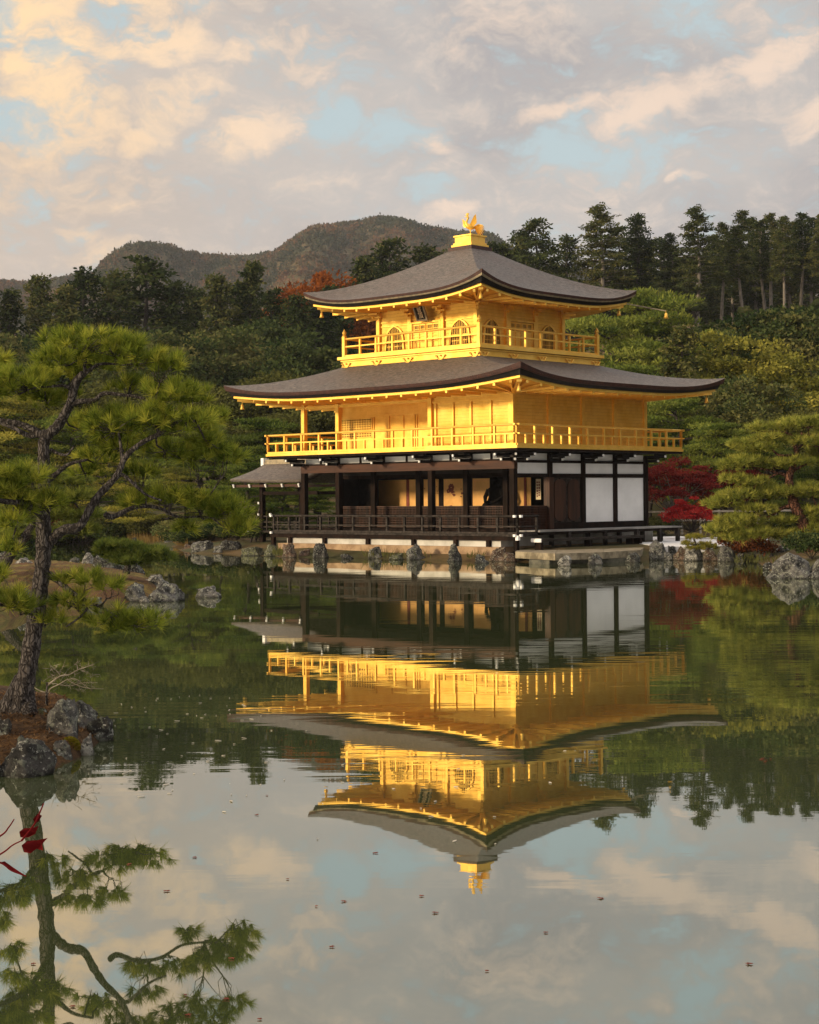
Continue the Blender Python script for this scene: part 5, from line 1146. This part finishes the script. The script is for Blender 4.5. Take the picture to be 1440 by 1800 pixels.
feature_pine('clipped dwarf pine on the rocks of the right bank', 59.5, (1222, 968), [(1222, 972), (1224, 960), (1220, 948)], (.05, .03), [([(1222, 958), (1208, 956)], .03, .015), ([(1222, 960), (1240, 962)], .03, .015)],
    [(1222, 944, 18, 5), (1208, 955, 12, 5), (1238, 957, 14, 5), (1252, 962, 10, 5), (1225, 963, 20, 5)], 320, 20, .13, .014, 'pine_yellow', 'bark')
# bare little shrub on the near islet
bs = empty('bare_shrub', onz(82, 1235, .30)); tag(bs, 'small leafless shrub with pale twigs behind the large blocky boulder', 'shrub')
g = MB(); YS = 17.0
limb(g, [(82, 1240), (82, 1222), (83, 1206), (82, 1199)], YS, .014, .010, 6, rr_); o = g.build('trunk', 'bark', None, True); o.parent = bs; o.matrix_parent_inverse = Matrix.Translation(-bs.location); g = MB()
for pts, r0, r1 in [([(83, 1206), (95, 1196), (108, 1188), (122, 1186), (136, 1178), (150, 1173), (166, 1168)], .011, .003), ([(84, 1218), (90, 1210), (104, 1203), (118, 1195), (134, 1194), (148, 1204), (160, 1212)], .009, .002), ([(80, 1217), (70, 1214), (58, 1207)], .008, .004), ([(106, 1188), (102, 1182), (90, 1170)], .005, .002), ([(136, 1178), (136, 1170), (130, 1167)], .004, .002), ([(120, 1196), (140, 1206), (158, 1210), (182, 1211)], .005, .002), ([(82, 1200), (98, 1202), (118, 1206)], .006, .002), ([(155, 1172), (156, 1162)], .003, .0015), ([(126, 1205), (150, 1200), (172, 1200)], .004, .0015)]: limb(g, pts, YS, r0, r1, 5, rr_)
o = g.build('stems', 'dead_twig', None, True); o.parent = bs; o.matrix_parent_inverse = Matrix.Translation(-bs.location)
g = MB()
for k in range(70):
    px, py = rr_.uniform(84, 175), rr_.uniform(1168, 1215); p = Vector(at(px, py, YS + rr_.uniform(-.15, .15))); g.tube([p, p + Vector((rr_.uniform(-.06, .06), rr_.uniform(-.06, .06), rr_.uniform(-.05, .06))), p + Vector((rr_.uniform(-.10, .10), rr_.uniform(-.05, .05), rr_.uniform(-.07, .09)))], [.0022, .0018, .001], 3, False)
o = g.build('fine_twigs', 'dead_twig'); o.parent = bs; o.matrix_parent_inverse = Matrix.Translation(-bs.location)
# yellow moss cushion
mp = Vector(onz(121, 1318, .06)); n_ = 2600; o_ = sph(n_, r); o_[:, 2] = np.abs(o_[:, 2]); c = np.array(mp) + o_ * np.array([.085, .085, .10]) + np.array([0, .06, 0]); dd = unit(o_ + r.normal(size=(n_, 3)) * .5) * .022
mo = quads('moss_cushion', c, dd, unit(np.cross(dd, r.normal(size=(n_, 3)))) * .005, np.clip(r.normal(.5, .2, n_), 0, 1), 'moss_yellow'); tag(mo, 'yellow green moss cushion between the boulder and the striped rock', 'moss')
# fallen needles over the near islet, reeds along the cove
def scatter(px_range, py_range, zf, n): return np.array([onz(r.uniform(*px_range), r.uniform(*py_range), zf) for _ in range(n)])
c = scatter((-120, 190), (1222, 1356), .2, 11000)
poly = [onz(x, y)[:2] for x, y in [(-260, 1380), (0, 1362), (100, 1355), (145, 1335), (165, 1318), (195, 1296), (188, 1272), (150, 1248), (90, 1228), (0, 1215), (-260, 1215)]]
hit = [BVH['islet_ground'].ray_cast(Vector((p[0], p[1], 2)), Vector((0, 0, -1)))[0] for p in c]; c = np.array([h_[:] for h_ in hit if h_ is not None and h_.z > .05]); c[:, 2] += r.uniform(.0, .02, len(c)); a = r.uniform(0, 6.28, len(c)); dd = np.stack([np.cos(a), np.sin(a), r.uniform(-.1, .4, len(c))], 1) * .10
o = quads('fallen_needles', c, dd, np.stack([-np.sin(a), np.cos(a), a * 0], 1) * .0045, np.clip(r.normal(.45, .25, len(c)), 0, 1), 'litter_needles'); o['kind'] = 'stuff'
nr = 900; pxs = r.uniform(225, 330, nr); c = np.array([onz(px, 957 + (max(px - 300, 0)) * .28 + r.uniform(-4, .5), .0) for px in pxs]); dd = np.stack([r.normal(0, .12, nr), r.normal(0, .12, nr), np.ones(nr)], 1) * r.uniform(.35, .8, (nr, 1))
o = quads('reeds', c, dd, np.stack([np.ones(nr), np.zeros(nr), np.zeros(nr)], 1) * .018, np.clip(r.normal(.5, .2, nr), 0, 1), 'reed_straw'); o['kind'] = 'stuff'
# thin grass along the stone foot of the pavilion and right bank
ng = 700; c = []
for _ in range(ng):
    px = r.choice([r.uniform(640, 760), r.uniform(640, 700), r.uniform(820, 850), r.uniform(1290, 1420), r.uniform(480, 500)]); c.append(onz(px, 978 + (px - 480) * .018 - 8 * r.random(), .05))
c = np.array(c); dd = np.stack([r.normal(0, .3, ng), r.normal(0, .3, ng), np.ones(ng)], 1) * r.uniform(.15, .42, (ng, 1))
o = quads('bank_grass', c, dd, np.stack([np.ones(ng), np.zeros(ng), np.zeros(ng)], 1) * .012, np.clip(r.normal(.5, .2, ng), 0, 1), 'shrub_olive'); o['kind'] = 'stuff'
# white wooden fence behind the bright maple
fe = empty('fence', at(1230, 905, 78)); tag(fe, 'low pale wooden rail fence behind the small red maple', 'fence'); inv = Matrix.Translation(-fe.location)
def FE(n, mb): o = mb.build(n, 'fence_wood'); o.parent = fe; o.matrix_parent_inverse = inv
A0, A1 = Vector(at(1136, 900, 80)), Vector(at(1400, 897, 76))
for dz in (0, -.42): FE('rail', MB().bar(A0 + Vector((0, 0, dz)), A1 + Vector((0, 0, dz)), .07, .09))
for k in range(9): p = A0.lerp(A1, k / 8); FE('post', MB().box(p.x - .05, p.x + .05, p.y + .05, p.y + .15, p.z - 1.1, p.z + .06))
# ------------------------------------------------------------------ wooded mountain beyond
RIDGE = [(-700, 505), (-300, 500), (-60, 496), (60, 494), (130, 487), (165, 482), (195, 460), (230, 440), (272, 432), (300, 434), (330, 447), (380, 452), (440, 452), (490, 446), (520, 428), (560, 408), (600, 396), (640, 388), (665, 385), (700, 389), (740, 398), (790, 402), (820, 408), (860, 425), (910, 445), (1000, 470), (1200, 500), (1500, 520), (2000, 540)]
rx_, ry_ = np.array(RIDGE).T; YM = 1150.0
def mtn(px, t):
    """t: 0 ridge .. 1 foot (front), negative behind"""
    y0 = np.interp(px, rx_, ry_); x0, y1 = CR * (px - 720) + SR * (y0 - YH), -SR * (px - 720) + CR * (y0 - YH)
    zr = CAMZ - y1 * YM / F; n_ = 12 * np.sin(px * .021 + 4 * t) * np.sin(px * .013 + 7 * t + 1)
    yy = YM - 560 * np.abs(t) ** .95 * np.sign(t) + n_ * (np.abs(t) > 0) ; return np.stack([x0 * YM / F * (1 - .25 * np.clip(t, 0, 1)), yy, zr * (1 - np.abs(t) ** 1.15) + 13 * np.sin(px * .031 + 3 + 2 * t) * np.sin(np.clip(t, 0, 1) * 5) * np.cos(px * .011)], -1)
pxm = np.linspace(-700, 2000, 260); tm = np.concatenate([np.linspace(-1, -.1, 6), np.linspace(0, 1, 26)]); V = np.concatenate([mtn(pxm, np.full_like(pxm, t)) for t in tm]); V[:, 2] -= 2.5
i = np.arange(len(pxm) * (len(tm) - 1)).reshape(len(tm) - 1, -1)[:, :-1].ravel(); n0 = len(pxm)
me = bpy.data.meshes.new('mountain'); me.from_pydata(V.tolist(), [], np.stack([i, i + 1, i + n0 + 1, i + n0], 1).tolist()); me.materials.append(M['ground_soil']); me.shade_smooth(); o = bpy.data.objects.new('mountain', me); C.objects.link(o); struct(o)
nc = 7600; px = r.uniform(-260, 1100, nc); tt = r.random(nc) ** 1.25 * .60; tt[:700] = r.uniform(0, .02, 700); cs = mtn(px, tt); rs = np.stack([r.uniform(1.5, 3.6, nc)] * 3, 1) * np.array([1, 1, 1.1]); cs[:, 2] -= rs[:, 2] * .45
big = r.random(nc) < .05; rs[big] *= np.array([.8, .8, 1.25])
c, d, w_, idx = leaf_cloud(r, cs, rs, 30, 1.6, .3, .8)
base = .36 + .30 * np.sin(px * .017 + 2) * np.sin(tt * 17 + px * .006) + .15 * np.sin(px * .05 + tt * 30) + r.normal(0, .17, nc); base += .35 * (r.random(nc) < .10)
o = quads('mountain_forest', c, d, w_, np.clip(base[idx] + r.normal(0, .07, len(c)), 0, 1), 'hill_wood'); o['kind'] = 'stuff'
# ------------------------------------------------------------------ leaves on the water, maple sprig at the lens side
def star_leaf(n=5, th=.0015, k=1.0):
    pts = []
    for i in range(n):
        a = math.pi / 2 + (i - (n - 1) / 2) * .95; l = k * (1 - .16 * abs(i - (n - 1) / 2)); pts += [(.28 * k * math.cos(a - .45), .28 * k * math.sin(a - .45), 0), (l * math.cos(a), l * math.sin(a), 0)]
    a = math.pi / 2 + ((n - 1) / 2) * .95 + .45; pts += [(.28 * k * math.cos(a), .28 * k * math.sin(a), 0), (0, -.12 * k, 0)]
    return MB().prism(pts, (0, 0, th))
lf = [star_leaf(5, .003, .030).build('fallen_leaf', 'fallen_red'), MB().prism([(-.05, 0, 0), (-.02, .016, 0), (.03, .014, 0), (.055, 0, 0), (.02, -.016, 0), (-.03, -.013, 0)], (0, 0, .004)).build('fallen_leaf', 'fallen_pale')]
spots = [(469, 1399, 0), (344, 1508, 0), (293, 1567, 0), (228, 1520, 0), (451, 1433, 0), (766, 1605, 0), (583, 1665, 0), (555, 1594, 0), (742, 1576, 0), (857, 1708, 0), (1318, 1695, 0), (505, 1546, 0), (604, 1585, 0), (410, 1686, 0), (400, 1757, 0), (456, 1793, 0), (330, 1785, 0), (60, 1695, 0), (325, 1750, 0), (130, 1770, 0), (960, 1640, 0), (1055, 1580, 0), (660, 1500, 0),
    (1337, 1336, 0), (1342, 1334, 0), (1348, 1337, 0), (1354, 1335, 0), (1345, 1340, 0),]
for k in range(56): spots.append((rr_.uniform(200, 470), rr_.choice([rr_.uniform(1215, 1270), rr_.uniform(1240, 1420)]), 1))
for k in range(20): spots.append((rr_.uniform(380, 1000), rr_.uniform(1280, 1500), 1))
for n_, (px, py, k) in enumerate(spots):
    src = lf[k]; o = src if n_ == 0 or (k == 1 and 'used' not in src) else src.copy()
    if o is not src: C.objects.link(o)
    if k == 1: src['used'] = 1
    p = onz(px, py); s_ = rr_.uniform(.45, 1.1) * (.9 if k == 0 else rr_.choice([.3, .4, .6])); o.location = (p[0], p[1], .004); o.rotation_euler = (rr_.uniform(-.12, .12), rr_.uniform(-.12, .12), rr_.uniform(0, 6.28)); o.scale = (s_, s_, 1)
    tag(o, 'small reddish fallen leaf floating on the open water' if k == 0 else 'tiny pale fleck of leaf floating on the dark reflections', 'leaf', 'fallen leaves floating on the pond' if k == 0 else 'pale flecks floating on the pond')
YL = 1.35
ms = empty('maple_twig', at(-20, 1500, YL)); tag(ms, 'red maple leaves on thin twigs hanging in close at the left edge', 'twig'); inv = Matrix.Translation(-ms.location)
g = MB()
for pts in ([(-60, 1500), (0, 1470), (15, 1455), (25, 1440)], [(-60, 1530), (0, 1502), (22, 1486), (38, 1478)], [(-60, 1500), (0, 1516), (20, 1530), (46, 1540)], [(38, 1478), (60, 1450), (72, 1424), (77, 1412)]): limb(g, pts, YL, .0010, .0005, 5)
o = g.build('twig', 'maple_red'); o.parent = ms; o.matrix_parent_inverse = inv
for pts in ([(34, 1462), (42, 1456), (55, 1456), (68, 1452), (62, 1466), (50, 1472), (36, 1472)], [(38, 1486), (48, 1478), (66, 1477), (84, 1473), (74, 1484), (76, 1495), (64, 1492), (54, 1500), (42, 1498)], [(0, 1516), (8, 1514), (22, 1524), (46, 1540), (26, 1534), (10, 1524)], [(58, 1440), (66, 1430), (74, 1434), (68, 1444), (62, 1448)]):
    q = MB().prism([at(x, y, YL + .0015 * i) for i, (x, y) in enumerate(pts)], (0, .0004, 0)).build('leaf', 'maple_red'); q.parent = ms; q.matrix_parent_inverse = inv
# ------------------------------------------------------------------ evening haze
m, t = new_mat('haze'); pv = t.n('ShaderNodeVolumePrincipled'); pv.inputs['Color'].default_value = (.80, .84, .92, 1); pv.inputs['Density'].default_value = .00012; pv.inputs['Anisotropy'].default_value = .2
o = t.n('ShaderNodeOutputMaterial'); t.link(pv.outputs[0], o.inputs['Volume']); M['haze'] = m
hz = MB().box(-1950, 1950, -350, 1950, -2.6, 300).build('haze', 'haze'); hz['kind'] = 'stuff'
for o in bpy.data.objects:
    for k in ('H', 'used'):
        if k in o: del o[k]
